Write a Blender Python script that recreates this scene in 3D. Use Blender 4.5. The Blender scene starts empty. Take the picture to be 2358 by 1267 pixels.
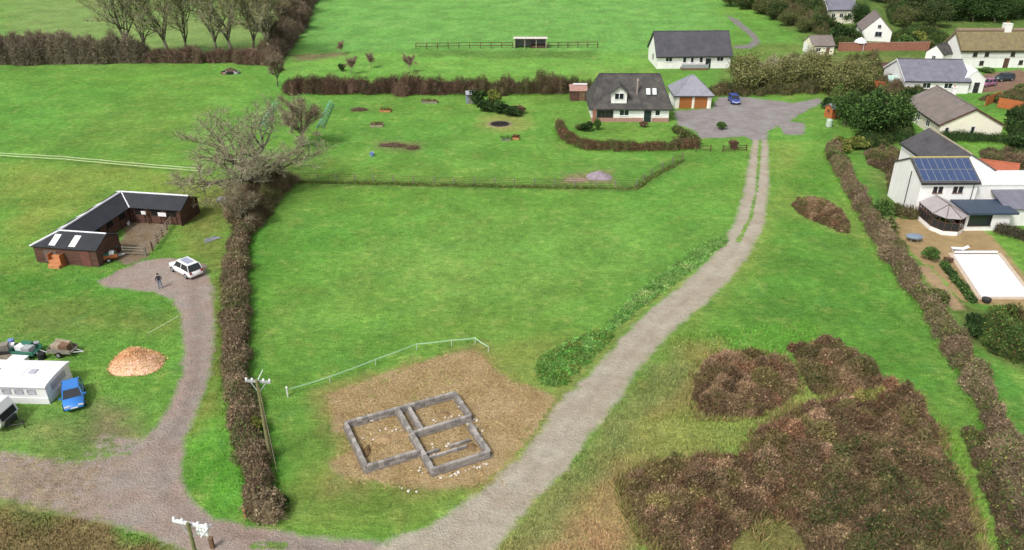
import bpy, math, random
import numpy as np
from mathutils import Vector, Matrix

# ------------------------------------------------------------------ camera, sky, sun, exposure
SC = bpy.context.scene
COL = SC.collection
R = math.radians
F_PX, CX, CY, PITCH, CAM_H = 1850.0, 1179.0, 633.5, R(27.6), 42.0
cam = bpy.data.cameras.new('camera')
cam.sensor_width = 36.0
cam.lens = 36.0 * F_PX / 2358.0
cam.clip_start, cam.clip_end = 0.5, 6000.0
camo = bpy.data.objects.new('camera', cam)
COL.objects.link(camo)
camo.location = (0, 0, CAM_H)
camo.rotation_euler = (R(90) - PITCH, 0, 0)
SC.camera = camo

SUN_EL, SUN_AZ = R(50), R(218)          # azimuth clockwise from +Y: behind the camera, to the left
world = bpy.data.worlds.new('World'); SC.world = world
world.use_nodes = True
nt = world.node_tree; nt.nodes.clear()
sky = nt.nodes.new('ShaderNodeTexSky'); sky.sky_type = 'NISHITA'; sky.sun_disc = False
sky.sun_elevation = SUN_EL; sky.sun_rotation = SUN_AZ; sky.dust_density = 4.0; sky.air_density = 1.0
hs = nt.nodes.new('ShaderNodeHueSaturation'); hs.inputs['Saturation'].default_value = 0.25
bg = nt.nodes.new('ShaderNodeBackground'); bg.inputs['Strength'].default_value = 0.105
wo = nt.nodes.new('ShaderNodeOutputWorld')
nt.links.new(sky.outputs[0], hs.inputs['Color']); nt.links.new(hs.outputs[0], bg.inputs[0]); nt.links.new(bg.outputs[0], wo.inputs[0])
sl = bpy.data.lights.new('sun', 'SUN'); sl.energy = 1.5; sl.angle = R(10); sl.color = (1.0, 0.97, 0.92)
so = bpy.data.objects.new('sun', sl); COL.objects.link(so)
sdir = Vector((math.sin(SUN_AZ) * math.cos(SUN_EL), math.cos(SUN_AZ) * math.cos(SUN_EL), math.sin(SUN_EL)))
so.rotation_euler = sdir.to_track_quat('Z', 'Y').to_euler(); so.location = (-60, -60, 120)
SC.view_settings.view_transform = 'Standard'; SC.view_settings.look = 'None'
SC.view_settings.gamma = 1.0; SC.view_settings.exposure = 0.72; SC.view_settings.use_curve_mapping = False
SC.render.engine = 'CYCLES'
SC.cycles.use_denoising = True
SC.cycles.max_bounces = 5; SC.cycles.diffuse_bounces = 3; SC.cycles.transparent_max_bounces = 6

rng = np.random.default_rng(7)
random.seed(7)

# ------------------------------------------------------------------ geometry helpers
def P(x, y, z=0.0):
    """pixel of the photograph -> point on the plane at height z"""
    u = (x - CX) / F_PX; v = (y - CY) / F_PX
    d = math.sin(PITCH) + v * math.cos(PITCH); fw = math.cos(PITCH) - v * math.sin(PITCH)
    t = (CAM_H - z) / d
    return Vector((u * t, fw * t, z))

def PP(pts, z=0.0):
    return np.array([P(a, b, z)[:2] for a, b in pts])

def s2l(c):
    c = c / 255.0
    return c / 12.92 if c <= 0.04045 else ((c + 0.055) / 1.055) ** 2.4

def C(r, g, b, k=0.72):
    return (s2l(r) * k, s2l(g) * k, s2l(b) * k)

def hash2(ix, iy, seed):
    n = (ix.astype(np.int64) * 374761393 + iy.astype(np.int64) * 668265263 + seed * 1442695041) & 0xffffffff
    n = ((n ^ (n >> 13)) * 1274126177) & 0xffffffff
    n = n ^ (n >> 16)
    return (n & 0xffff) / 65535.0

def vnoise(x, y, seed=0):
    ix = np.floor(x); iy = np.floor(y); fx = x - ix; fy = y - iy
    fx = fx * fx * (3 - 2 * fx); fy = fy * fy * (3 - 2 * fy)
    a = hash2(ix, iy, seed); b = hash2(ix + 1, iy, seed); c = hash2(ix, iy + 1, seed); d = hash2(ix + 1, iy + 1, seed)
    return a + (b - a) * fx + (c - a) * fy + (a - b - c + d) * fx * fy

def fbm(x, y, sc, seed=0, octv=4):
    x = np.asarray(x, float) / sc; y = np.asarray(y, float) / sc; s = 0; a = 0.5; t = 0
    for o in range(octv):
        s = s + a * vnoise(x, y, seed + o); t += a; a *= 0.55; x = x * 2.03 + 11.3; y = y * 2.03 + 5.7
    return s / t - 0.5

def poly_sd(poly, x, y):
    """signed distance to polygon, negative inside"""
    x = np.asarray(x, float); y = np.asarray(y, float)
    best = np.full(x.shape, 1e18); inside = np.zeros(x.shape, bool)
    n = len(poly)
    for i in range(n):
        ax, ay = poly[i]; bx, by = poly[(i + 1) % n]
        dx, dy = bx - ax, by - ay
        L = dx * dx + dy * dy + 1e-12
        t = np.clip(((x - ax) * dx + (y - ay) * dy) / L, 0, 1)
        best = np.minimum(best, (x - ax - t * dx) ** 2 + (y - ay - t * dy) ** 2)
        c = ((ay > y) != (by > y))
        xi = ax + (y - ay) * dx / (dy if abs(dy) > 1e-12 else 1e-12)
        inside ^= c & (x < xi)
    d = np.sqrt(best)
    return np.where(inside, -d, d)

def sstep(a, b, x):
    t = np.clip((x - a) / (b - a), 0, 1)
    return t * t * (3 - 2 * t)

# ------------------------------------------------------------------ object helpers
def tag(o, label=None, cat=None, group=None, kind=None):
    if label: o['label'] = label
    if cat: o['category'] = cat
    if group: o['group'] = group
    if kind: o['kind'] = kind
    return o

def thing(name, label, cat, loc=(0, 0, 0), rz=0.0, group=None):
    o = bpy.data.objects.new(name, None); COL.objects.link(o)
    o.empty_display_size = 0.2
    o.location = (loc[0], loc[1], loc[2] if len(loc) > 2 else 0); o.rotation_euler = (0, 0, rz)
    return tag(o, label, cat, group)

def link(name, me, parent=None):
    o = bpy.data.objects.new(name, me); COL.objects.link(o)
    if parent is not None: o.parent = parent
    return o

def copy_tree(o, parent=None):
    c = o.copy(); COL.objects.link(c); c.parent = parent
    for ch in o.children: copy_tree(ch, c)
    return c

class MB:
    def __init__(s): s.v = []; s.f = []
    def add(s, vs, fs):
        b = len(s.v); s.v += [tuple(v) for v in vs]; s.f += [tuple(i + b for i in f) for f in fs]; return s
    def box(s, x0, x1, y0, y1, z0, z1, rz=0.0, c=(0, 0, 0)):
        vs = [(x, y, z) for z in (z0, z1) for x, y in ((x0, y0), (x1, y0), (x1, y1), (x0, y1))]
        if rz or any(c):
            ca, sa = math.cos(rz), math.sin(rz)
            vs = [(c[0] + x * ca - y * sa, c[1] + x * sa + y * ca, c[2] + z) for x, y, z in vs]
        return s.add(vs, [(0, 3, 2, 1), (4, 5, 6, 7), (0, 1, 5, 4), (1, 2, 6, 5), (2, 3, 7, 6), (3, 0, 4, 7)])
    def hexa(s, vs):
        return s.add(vs, [(0, 3, 2, 1), (4, 5, 6, 7), (0, 1, 5, 4), (1, 2, 6, 5), (2, 3, 7, 6), (3, 0, 4, 7)])
    def slab(s, quad, t):
        """quad of 3d points thickened downwards by t along its normal"""
        q = [Vector(p) for p in quad]; n = (q[1] - q[0]).cross(q[-1] - q[0]).normalized()
        if n.z < 0: n = -n
        k = len(q); vs = [p - n * t for p in q] + q
        return s.add(vs, [tuple(range(k - 1, -1, -1)), tuple(range(k, 2 * k))] + [(i, (i + 1) % k, k + (i + 1) % k, k + i) for i in range(k)])
    def prism(s, poly, z0, z1):
        k = len(poly); vs = [(p[0], p[1], z0) for p in poly] + [(p[0], p[1], z1) for p in poly]
        return s.add(vs, [tuple(range(k - 1, -1, -1)), tuple(range(k, 2 * k))] + [(i, (i + 1) % k, k + (i + 1) % k, k + i) for i in range(k)])
    def tube(s, p0, p1, r0, r1=None, n=8):
        r1 = r0 if r1 is None else r1
        p0 = Vector(p0); p1 = Vector(p1); d = (p1 - p0).normalized()
        a = d.orthogonal().normalized(); b = d.cross(a)
        vs = []
        for p, r in ((p0, r0), (p1, r1)):
            for i in range(n):
                t = 2 * math.pi * i / n; vs.append(p + a * (math.cos(t) * r) + b * (math.sin(t) * r))
        return s.add(vs, [(i, (i + 1) % n, n + (i + 1) % n, n + i) for i in range(n)] + [tuple(range(n - 1, -1, -1)), tuple(range(n, 2 * n))])
    def lathe(s, prof, n=16, c=(0, 0, 0), sx=1, sy=1):
        b = []
        for r, z in prof:
            for i in range(n):
                t = 2 * math.pi * i / n; b.append((c[0] + r * math.cos(t) * sx, c[1] + r * math.sin(t) * sy, c[2] + z))
        fs = [(j * n + i, j * n + (i + 1) % n, (j + 1) * n + (i + 1) % n, (j + 1) * n + i) for j in range(len(prof) - 1) for i in range(n)]
        fs += [tuple(range(n - 1, -1, -1)), tuple(range((len(prof) - 1) * n, len(prof) * n))]
        return s.add(b, fs)
    def mesh(s, name, mat=None, smooth=False):
        me = bpy.data.meshes.new(name); me.from_pydata(s.v, [], s.f)
        if mat: me.materials.append(mat)
        if smooth: me.polygons.foreach_set('use_smooth', [True] * len(me.polygons))
        me.update(); return me
    def build(s, name, mat, parent=None, smooth=False):
        return link(name, s.mesh(name, mat, smooth), parent)

def raw_mesh(name, verts, faces, mat, cols=None, attrs=None, smooth=False):
    """verts Nx3, faces MxK (K fixed) numpy arrays"""
    me = bpy.data.meshes.new(name)
    n, (m, k) = len(verts), faces.shape
    me.vertices.add(n); me.vertices.foreach_set('co', np.ascontiguousarray(verts, np.float32).ravel())
    me.loops.add(m * k); me.loops.foreach_set('vertex_index', np.ascontiguousarray(faces, np.int32).ravel())
    me.polygons.add(m)
    me.polygons.foreach_set('loop_start', np.arange(m, dtype=np.int32) * k)
    me.polygons.foreach_set('loop_total', np.full(m, k, np.int32))
    if smooth: me.polygons.foreach_set('use_smooth', np.ones(m, bool))
    me.update(calc_edges=True)
    if cols is not None:
        a = me.color_attributes.new('col', 'FLOAT_COLOR', 'POINT')
        c4 = np.ones((n, 4), np.float32); c4[:, :3] = cols; a.data.foreach_set('color', c4.ravel())
    for an, av in (attrs or {}).items():
        a = me.attributes.new(an, 'FLOAT', 'POINT'); a.data.foreach_set('value', np.asarray(av, np.float32))
    if mat: me.materials.append(mat)
    return me

# ------------------------------------------------------------------ materials
class NT:
    def __init__(s, name):
        s.m = bpy.data.materials.new(name); s.m.use_nodes = True; s.t = s.m.node_tree
        s.b = s.t.nodes['Principled BSDF']
    def n(s, typ, **kw):
        nd = s.t.nodes.new(typ)
        for k, v in kw.items():
            if hasattr(nd, k): setattr(nd, k, v)
            else: nd.inputs[k].default_value = v
        return nd
    def l(s, a, b): s.t.links.new(a, b)
    def noise(s, scale, detail=4, coord='Object', rough=0.6, stretch=None):
        tc = s.n('ShaderNodeTexCoord'); nz = s.n('ShaderNodeTexNoise'); nz.inputs['Scale'].default_value = scale
        nz.inputs['Detail'].default_value = detail; nz.inputs['Roughness'].default_value = rough
        if stretch:
            mp = s.n('ShaderNodeMapping'); mp.inputs['Scale'].default_value = stretch
            s.l(tc.outputs[coord], mp.inputs[0]); s.l(mp.outputs[0], nz.inputs['Vector'])
        else: s.l(tc.outputs[coord], nz.inputs['Vector'])
        return nz.outputs['Fac']
    def remap(s, v, a, b, c, d):
        r = s.n('ShaderNodeMapRange'); s.l(v, r.inputs[0])
        for i, q in enumerate((a, b, c, d)): r.inputs[1 + i].default_value = q
        return r.outputs[0]
    def math(s, op, a, b=None):
        m = s.n('ShaderNodeMath', operation=op)
        for i, q in enumerate((a, b)):
            if q is None: continue
            if isinstance(q, (int, float)): m.inputs[i].default_value = q
            else: s.l(q, m.inputs[i])
        return m.outputs[0]
    def mix(s, fac, a, b, mode='MIX'):
        m = s.n('ShaderNodeMix', data_type='RGBA', blend_type=mode)
        for sock, q in ((m.inputs[0], fac), (m.inputs[6], a), (m.inputs[7], b)):
            if isinstance(q, (int, float)): sock.default_value = q
            elif isinstance(q, tuple): sock.default_value = (*q[:3], 1)
            else: s.l(q, sock)
        return m.outputs[2]
    def scale_col(s, col, fac):
        """colour * value"""
        m = s.n('ShaderNodeVectorMath', operation='SCALE')
        if isinstance(col, tuple): m.inputs[0].default_value = col[:3]
        else: s.l(col, m.inputs[0])
        s.l(fac, m.inputs['Scale']); return m.outputs[0]
    def bump(s, h, strength, dist=0.05):
        b = s.n('ShaderNodeBump'); b.inputs['Strength'].default_value = strength; b.inputs['Distance'].default_value = dist
        s.l(h, b.inputs['Height']); s.l(b.outputs[0], s.b.inputs['Normal'])

def MAT(name, rgb, rough=0.85, var=0.25, scale=2.0, bump=0.0, metal=0.0, alt=None, stretch=None, fine=0.15, spec=0.3):
    t = NT(name)
    v = t.noise(scale, 5, stretch=stretch); w = t.noise(scale * 9, 3, stretch=stretch)
    col = rgb
    if alt is not None: col = t.mix(t.remap(v, 0.4, 0.62, 0, 1), rgb, alt)
    f = t.math('MULTIPLY', t.remap(v, 0.25, 0.75, 1 - var, 1 + var), t.remap(w, 0.25, 0.75, 1 - fine, 1 + fine))
    t.l(t.scale_col(col, f), t.b.inputs['Base Color'])
    t.b.inputs['Roughness'].default_value = rough; t.b.inputs['Metallic'].default_value = metal
    t.b.inputs['Specular IOR Level'].default_value = spec
    if bump: t.bump(w, bump)
    return t.m

def foliage_mat(name, rough=0.8, transl=0.0):
    t = NT(name)
    a = t.n('ShaderNodeAttribute', attribute_name='col')
    t.l(a.outputs['Color'], t.b.inputs['Base Color'])
    t.b.inputs['Roughness'].default_value = rough; t.b.inputs['Specular IOR Level'].default_value = 0.15
    return t.m

FOL = foliage_mat('foliage')
def ground_mat(name, top=None):
    """grass from the zone colours; with top=(rgb, alt) a worn surface that gives way to grass at its ragged edge"""
    t = NT(name)
    a = t.n('ShaderNodeAttribute', attribute_name='col')
    n1 = t.noise(0.16, 4); n2 = t.noise(0.9, 5, rough=0.7); n3 = t.noise(5.5, 4, rough=0.7)
    n4 = t.noise(2.1, 4, rough=0.7, stretch=(0.6, 1.3, 1))
    f = t.math('MULTIPLY', t.remap(n1, 0.3, 0.7, 0.80, 1.20), t.remap(n2, 0.3, 0.7, 0.78, 1.22))
    f = t.math('MULTIPLY', f, t.remap(n3, 0.3, 0.7, 0.70, 1.30))
    f = t.math('MULTIPLY', f, t.remap(n4, 0.3, 0.7, 0.76, 1.24))
    base = t.mix(0.10, a.outputs['Color'], (0.30, 0.30, 0.13))
    g = t.scale_col(base, f)
    yel = t.scale_col(t.mix(0.65, base, (0.33, 0.31, 0.10)), f)
    g = t.mix(t.remap(t.noise(0.45, 5, rough=0.65), 0.52, 0.72, 0, 0.6), g, yel)
    cool = t.scale_col(t.mix(0.5, base, (0.085, 0.25, 0.07)), f)
    g = t.mix(t.remap(t.noise(0.28, 4, rough=0.6), 0.55, 0.72, 0, 0.6), g, cool)
    pale = t.scale_col(t.mix(0.55, base, (0.42, 0.44, 0.22)), f)
    g = t.mix(t.remap(t.noise(3.3, 3, rough=0.8), 0.6, 0.74, 0, 0.55), g, pale)
    if top:
        rgb, alt, speck = top
        e = t.n('ShaderNodeAttribute', attribute_name='edge').outputs['Fac']
        nz = t.noise(0.55, 6, rough=0.75)
        m = t.remap(t.math('ADD', e, t.remap(nz, 0.25, 0.75, -0.5, 0.5)), -0.36, 0.24, 0, 1)
        c = t.mix(t.remap(t.noise(0.35, 5), 0.38, 0.64, 0, 1), rgb, alt)
        q = t.math('MULTIPLY', t.remap(n2, 0.3, 0.7, 0.88, 1.12), t.remap(t.noise(7.0, 4, rough=0.8), 0.28, 0.72, 1 - speck, 1 + speck))
        c = t.scale_col(c, q)
        wr = t.n('ShaderNodeAttribute', attribute_name='wear').outputs['Fac']
        c = t.scale_col(c, t.math('SUBTRACT', 1.0, t.math('MULTIPLY', wr, t.remap(nz, 0.3, 0.65, 0.0, 0.3))))
        wz = t.n('ShaderNodeAttribute', attribute_name='weed').outputs['Fac']
        wm = t.remap(t.math('ADD', wz, t.remap(t.noise(1.1, 6, rough=0.75), 0.3, 0.7, -0.5, 0.5)), 0.35, 0.65, 0, 1)
        c = t.mix(wm, c, g)
        g = t.mix(m, g, c)
    t.l(g, t.b.inputs['Base Color'])
    t.b.inputs['Roughness'].default_value = 0.95; t.b.inputs['Specular IOR Level'].default_value = 0.1
    t.bump(t.math('ADD', n2, t.math('MULTIPLY', n3, 0.5)), 0.9, 0.35)
    return t.m

GRASS = ground_mat('grass_ground')
white = MAT('white_render', (0.79, 0.78, 0.75), 0.9, 0.09, 0.7, fine=0.05, stretch=(1.6, 1.6, .5))
cream = MAT('cream_render', (0.78, 0.74, 0.60), 0.9, 0.06, 0.8, fine=0.04)
upvc = MAT('white_frame', (0.80, 0.80, 0.80), 0.4, 0.03, 1, fine=0.02)
slate = MAT('dark_roof_tile', (0.075, 0.072, 0.078), 0.75, 0.3, .8, fine=0.3, bump=0.3)
slate_b = MAT('mossy_roof_tile', (0.062, 0.058, 0.058), 0.85, 0.3, 0.9, fine=0.4, bump=0.3, alt=(0.078, 0.072, 0.064))
greyslate = MAT('grey_slate', (0.25, 0.25, 0.285), 0.65, 0.15, 1.1, fine=0.2, bump=0.2)
bluegrey = MAT('blue_grey_tile', (0.165, 0.165, 0.20), 0.7, 0.22, 0.9, fine=0.25, bump=0.3)
browntile = MAT('brown_tile', (0.185, 0.155, 0.14), 0.8, 0.22, 0.8, fine=0.25, bump=0.3)
thatch = MAT('thatch', (0.20, 0.15, 0.09), 0.95, 0.3, 1.0, fine=0.35, bump=0.8, alt=(0.18, 0.16, 0.075), stretch=(1.5, 1.5, 0.5))
brick = MAT('red_brick', (0.30, 0.13, 0.09), 0.9, 0.25, 2.5, fine=0.3)
brickpale = MAT('pink_brick', (0.36, 0.21, 0.17), 0.9, 0.25, 2.5, fine=0.3)
glass = MAT('window_glass', (0.02, 0.025, 0.03), 0.08, 0.1, 1, fine=0.05, spec=0.6)
timber = MAT('dark_timber', (0.085, 0.042, 0.032), 0.85, 0.3, 1.2, fine=0.3, alt=(0.11, 0.055, 0.04), stretch=(0.5, 0.5, 6))
brownwood = MAT('brown_timber', (0.17, 0.10, 0.06), 0.85, 0.3, 2, fine=0.3)
palewood = MAT('weathered_wood', (0.33, 0.27, 0.20), 0.9, 0.3, 2, fine=0.3)
greywood = MAT('grey_post', (0.22, 0.20, 0.165), 0.9, 0.3, 2, fine=0.3)
orangewood = MAT('orange_fence_wood', (0.42, 0.13, 0.045), 0.85, 0.2, 2, fine=0.25)
garagedoor = MAT('golden_brown_door', (0.33, 0.125, 0.035), 0.6, 0.15, 2, fine=0.15, stretch=(0.4, 0.4, 5))
blackroof = MAT('black_onduline', (0.028, 0.030, 0.036), 0.6, 0.25, 1.0, fine=0.3, bump=0.2)
ridgewhite = MAT('white_ridge_strip', (0.72, 0.72, 0.76), 0.5, 0.08, 1.5, fine=0.1)
rooflight = MAT('translucent_rooflight', (0.75, 0.77, 0.76), 0.4, 0.06, 1.5, fine=0.05)
gutter = MAT('black_gutter', (0.03, 0.03, 0.032), 0.5, 0.1, 1)
fasciam = MAT('grey_fascia', (0.30, 0.31, 0.33), 0.6, 0.1, 1)
block = MAT('concrete_block', (0.34, 0.32, 0.30), 0.95, 0.22, 1.6, fine=0.3, alt=(0.25, 0.225, 0.205))
_bt = block.node_tree; _oi = _bt.nodes.new('ShaderNodeObjectInfo'); _mr = _bt.nodes.new('ShaderNodeMapRange'); _mr.inputs[3].default_value = .62; _mr.inputs[4].default_value = 1.25
_bs = _bt.nodes.new('ShaderNodeVectorMath'); _bs.operation = 'SCALE'; _pb = _bt.nodes['Principled BSDF'].inputs['Base Color']; _src = _pb.links[0].from_socket
_bt.links.new(_oi.outputs['Random'], _mr.inputs[0]); _bt.links.new(_src, _bs.inputs[0]); _bt.links.new(_mr.outputs[0], _bs.inputs['Scale']); _bt.links.new(_bs.outputs[0], _pb)
stone = MAT('pale_rubble', (0.58, 0.54, 0.48), 0.9, 0.25, 3, fine=0.2)
chip = MAT('woodchip', (0.78, 0.55, 0.34), 0.95, 0.25, 2.2, fine=0.45, bump=1.0, alt=(0.80, 0.54, 0.42))
solar = MAT('solar_cell', (0.045, 0.07, 0.15), 0.25, 0.15, 2, spec=0.5)
alu = MAT('panel_frame', (0.35, 0.38, 0.42), 0.4, 0.05, 1, metal=0.5)
navy = MAT('navy_roof_panel', (0.045, 0.065, 0.10), 0.5, 0.1, 1)
polyc = MAT('conservatory_sheet', (0.34, 0.31, 0.31), 0.5, 0.1, 1.2)
mahog = MAT('mahogany_frame', (0.10, 0.05, 0.035), 0.6, 0.2, 2)
poolcover = MAT('white_pool_cover', (0.70, 0.73, 0.78), 0.5, 0.06, 0.5, fine=0.04)
coping = MAT('pool_coping', (0.52, 0.42, 0.32), 0.9, 0.12, 1.5, fine=0.2)
metalg = MAT('galvanised_metal', (0.45, 0.46, 0.48), 0.5, 0.15, 2, metal=0.3)
tyre = MAT('black_rubber', (0.02, 0.02, 0.02), 0.8, 0.1, 4)
rimm = MAT('wheel_rim', (0.40, 0.40, 0.42), 0.4, 0.1, 4, metal=0.5)
paint_w = MAT('white_car_paint', (0.78, 0.78, 0.78), 0.25, 0.02, 1, fine=0.02, spec=0.6)
paint_b = MAT('bright_blue_paint', (0.035, 0.19, 0.56), 0.3, 0.06, 1, fine=0.03, spec=0.6)
paint_n = MAT('deep_blue_paint', (0.05, 0.075, 0.30), 0.3, 0.06, 1, fine=0.03, spec=0.6)
paint_p = MAT('plum_paint', (0.33, 0.13, 0.22), 0.3, 0.06, 1, fine=0.03, spec=0.6)
paint_k = MAT('black_teal_paint', (0.03, 0.05, 0.055), 0.3, 0.06, 1, fine=0.03, spec=0.6)
sunroof = MAT('panoramic_roof_glass', (0.30, 0.32, 0.42), 0.15, 0.1, 2, spec=0.6)
lampred = MAT('red_lamp', (0.45, 0.03, 0.03), 0.3, 0.05, 1)
lampclr = MAT('clear_lamp', (0.6, 0.6, 0.58), 0.2, 0.05, 1)
caravan = MAT('caravan_shell', (0.78, 0.77, 0.78), 0.5, 0.05, 0.6, fine=0.05)
caravang = MAT('caravan_trim', (0.45, 0.44, 0.50), 0.5, 0.15, 1.5)
netgreen = MAT('green_net', (0.20, 0.48, 0.33), 0.8, 0.15, 1.5)
netmint = MAT('mint_net', (0.42, 0.66, 0.42), 0.8, 0.2, 1.5)
tape = MAT('electric_tape', (0.60, 0.66, 0.42), 0.8, 0.15, 1.5)
tarpg = MAT('green_tarpaulin', (0.04, 0.16, 0.11), 0.7, 0.25, 3)
terracotta = MAT('terracotta', (0.50, 0.22, 0.10), 0.85, 0.25, 3, fine=0.3)
purplegravel = MAT('purple_grey_gravel', (0.27, 0.22, 0.25), 0.95, 0.25, 2, fine=0.4, bump=0.8)
earthm = MAT('dark_earth', (0.09, 0.06, 0.042), 0.95, 0.3, 1.5, fine=0.4, bump=0.8)
ashm = MAT('black_ash', (0.025, 0.022, 0.02), 0.95, 0.3, 2, fine=0.4)
bark = MAT('bark', (0.15, 0.135, 0.10), 0.95, 0.35, 1.4, fine=0.4, alt=(0.17, 0.165, 0.10), bump=0.6)
palebark = MAT('pale_bark', (0.30, 0.27, 0.21), 0.95, 0.25, 1.4, fine=0.3)
bluem = MAT('blue_plastic', (0.18, 0.26, 0.55), 0.6, 0.1, 2)
plastic_w = MAT('white_plastic', (0.75, 0.75, 0.76), 0.5, 0.05, 2)
steelblue = MAT('grey_blue_cover', (0.20, 0.25, 0.32), 0.6, 0.2, 2)

# ------------------------------------------------------------------ outlines, in photograph pixels laid on the ground
LANE = PP([(392, 596), (470, 610), (488, 660), (492, 760), (489, 830), (473, 890), (452, 950), (427, 1000), (414, 1060), (418, 1110), (440, 1160),
           (490, 1195), (560, 1212), (700, 1236), (850, 1251), (900, 1258), (980, 1300), (900, 1420), (700, 1420), (560, 1310), (420, 1262), (370, 1240), (290, 1215),
           (200, 1192), (0, 1148), (-250, 1100), (-250, 1000), (0, 1032), (100, 1050), (182, 1064), (205, 1035), (235, 1000), (300, 1008), (332, 1010), (362, 983), (390, 940),
           (412, 890), (424, 830), (424, 770), (414, 720), (398, 688), (350, 672), (240, 660), (228, 648), (280, 622), (330, 600)])
TRACK = PP([(1736, 306), (1728, 360), (1714, 440), (1690, 520), (1640, 592), (1570, 660), (1500, 712), (1440, 772), (1390, 832), (1330, 892),
            (1278, 940), (1242, 1000), (1190, 1062), (1120, 1122), (1060, 1170), (985, 1216), (900, 1248), (840, 1300), (820, 1420), (1010, 1420), (1140, 1264), (1180, 1210),
            (1232, 1150), (1290, 1092), (1342, 1022), (1390, 960), (1425, 918), (1460, 860), (1510, 800), (1560, 750), (1620, 700), (1672, 650),
            (1722, 590), (1757, 520), (1769, 440), (1769, 360), (1764, 306)])
TRACK_MID = PP([(1745, 318), (1743, 360), (1737, 440), (1723, 500), (1690, 560), (1706, 560), (1735, 500), (1747, 440), (1754, 360), (1756, 318)])
DRIVE = PP([(1552, 256), (1642, 250), (1652, 226), (1700, 222), (1762, 230), (1830, 238), (1886, 227), (1894, 236), (1842, 262), (1815, 281), (1852, 284), (1852, 311),
            (1808, 310), (1792, 288), (1768, 302), (1764, 322), (1733, 322), (1715, 315), (1612, 319), (1600, 300), (1562, 287)])
TOPLANE = PP([(1672, 34), (1700, 46), (1738, 78), (1752, 98), (1730, 112), (1690, 112), (1690, 106), (1722, 103), (1734, 92), (1722, 78), (1690, 54)])
YARD = PP([(262, 596), (300, 500), (290, 486), (392, 488), (404, 500), (376, 545), (345, 582), (330, 604), (290, 610)])
SOIL = PP([(752, 912), (835, 878), (935, 845), (1030, 818), (1092, 806), (1118, 822), (1140, 852), (1180, 880), (1252, 902), (1284, 926), (1244, 985), (1186, 1050), (1128, 1100), (1090, 1120),
           (990, 1128), (880, 1112), (800, 1100), (762, 1070), (770, 990)])
PATIO = PP([(2044, 508), (2080, 496), (2120, 500), (2195, 520), (2262, 530), (2285, 545), (2310, 575), (2352, 626), (2440, 720), (2440, 760), (2300, 702), (2262, 702), (2205, 690), (2160, 640), (2118, 600), (2088, 566)])
TERRACE = PP([(2112, 614), (2140, 612), (2222, 712), (2196, 716), (2150, 668)])
COURT = PP([(2225, 170), (2260, 172), (2350, 160), (2400, 200), (2352, 205), (2265, 215), (2240, 200)])
ROADS = [LANE, TRACK, DRIVE, TOPLANE]

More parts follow.
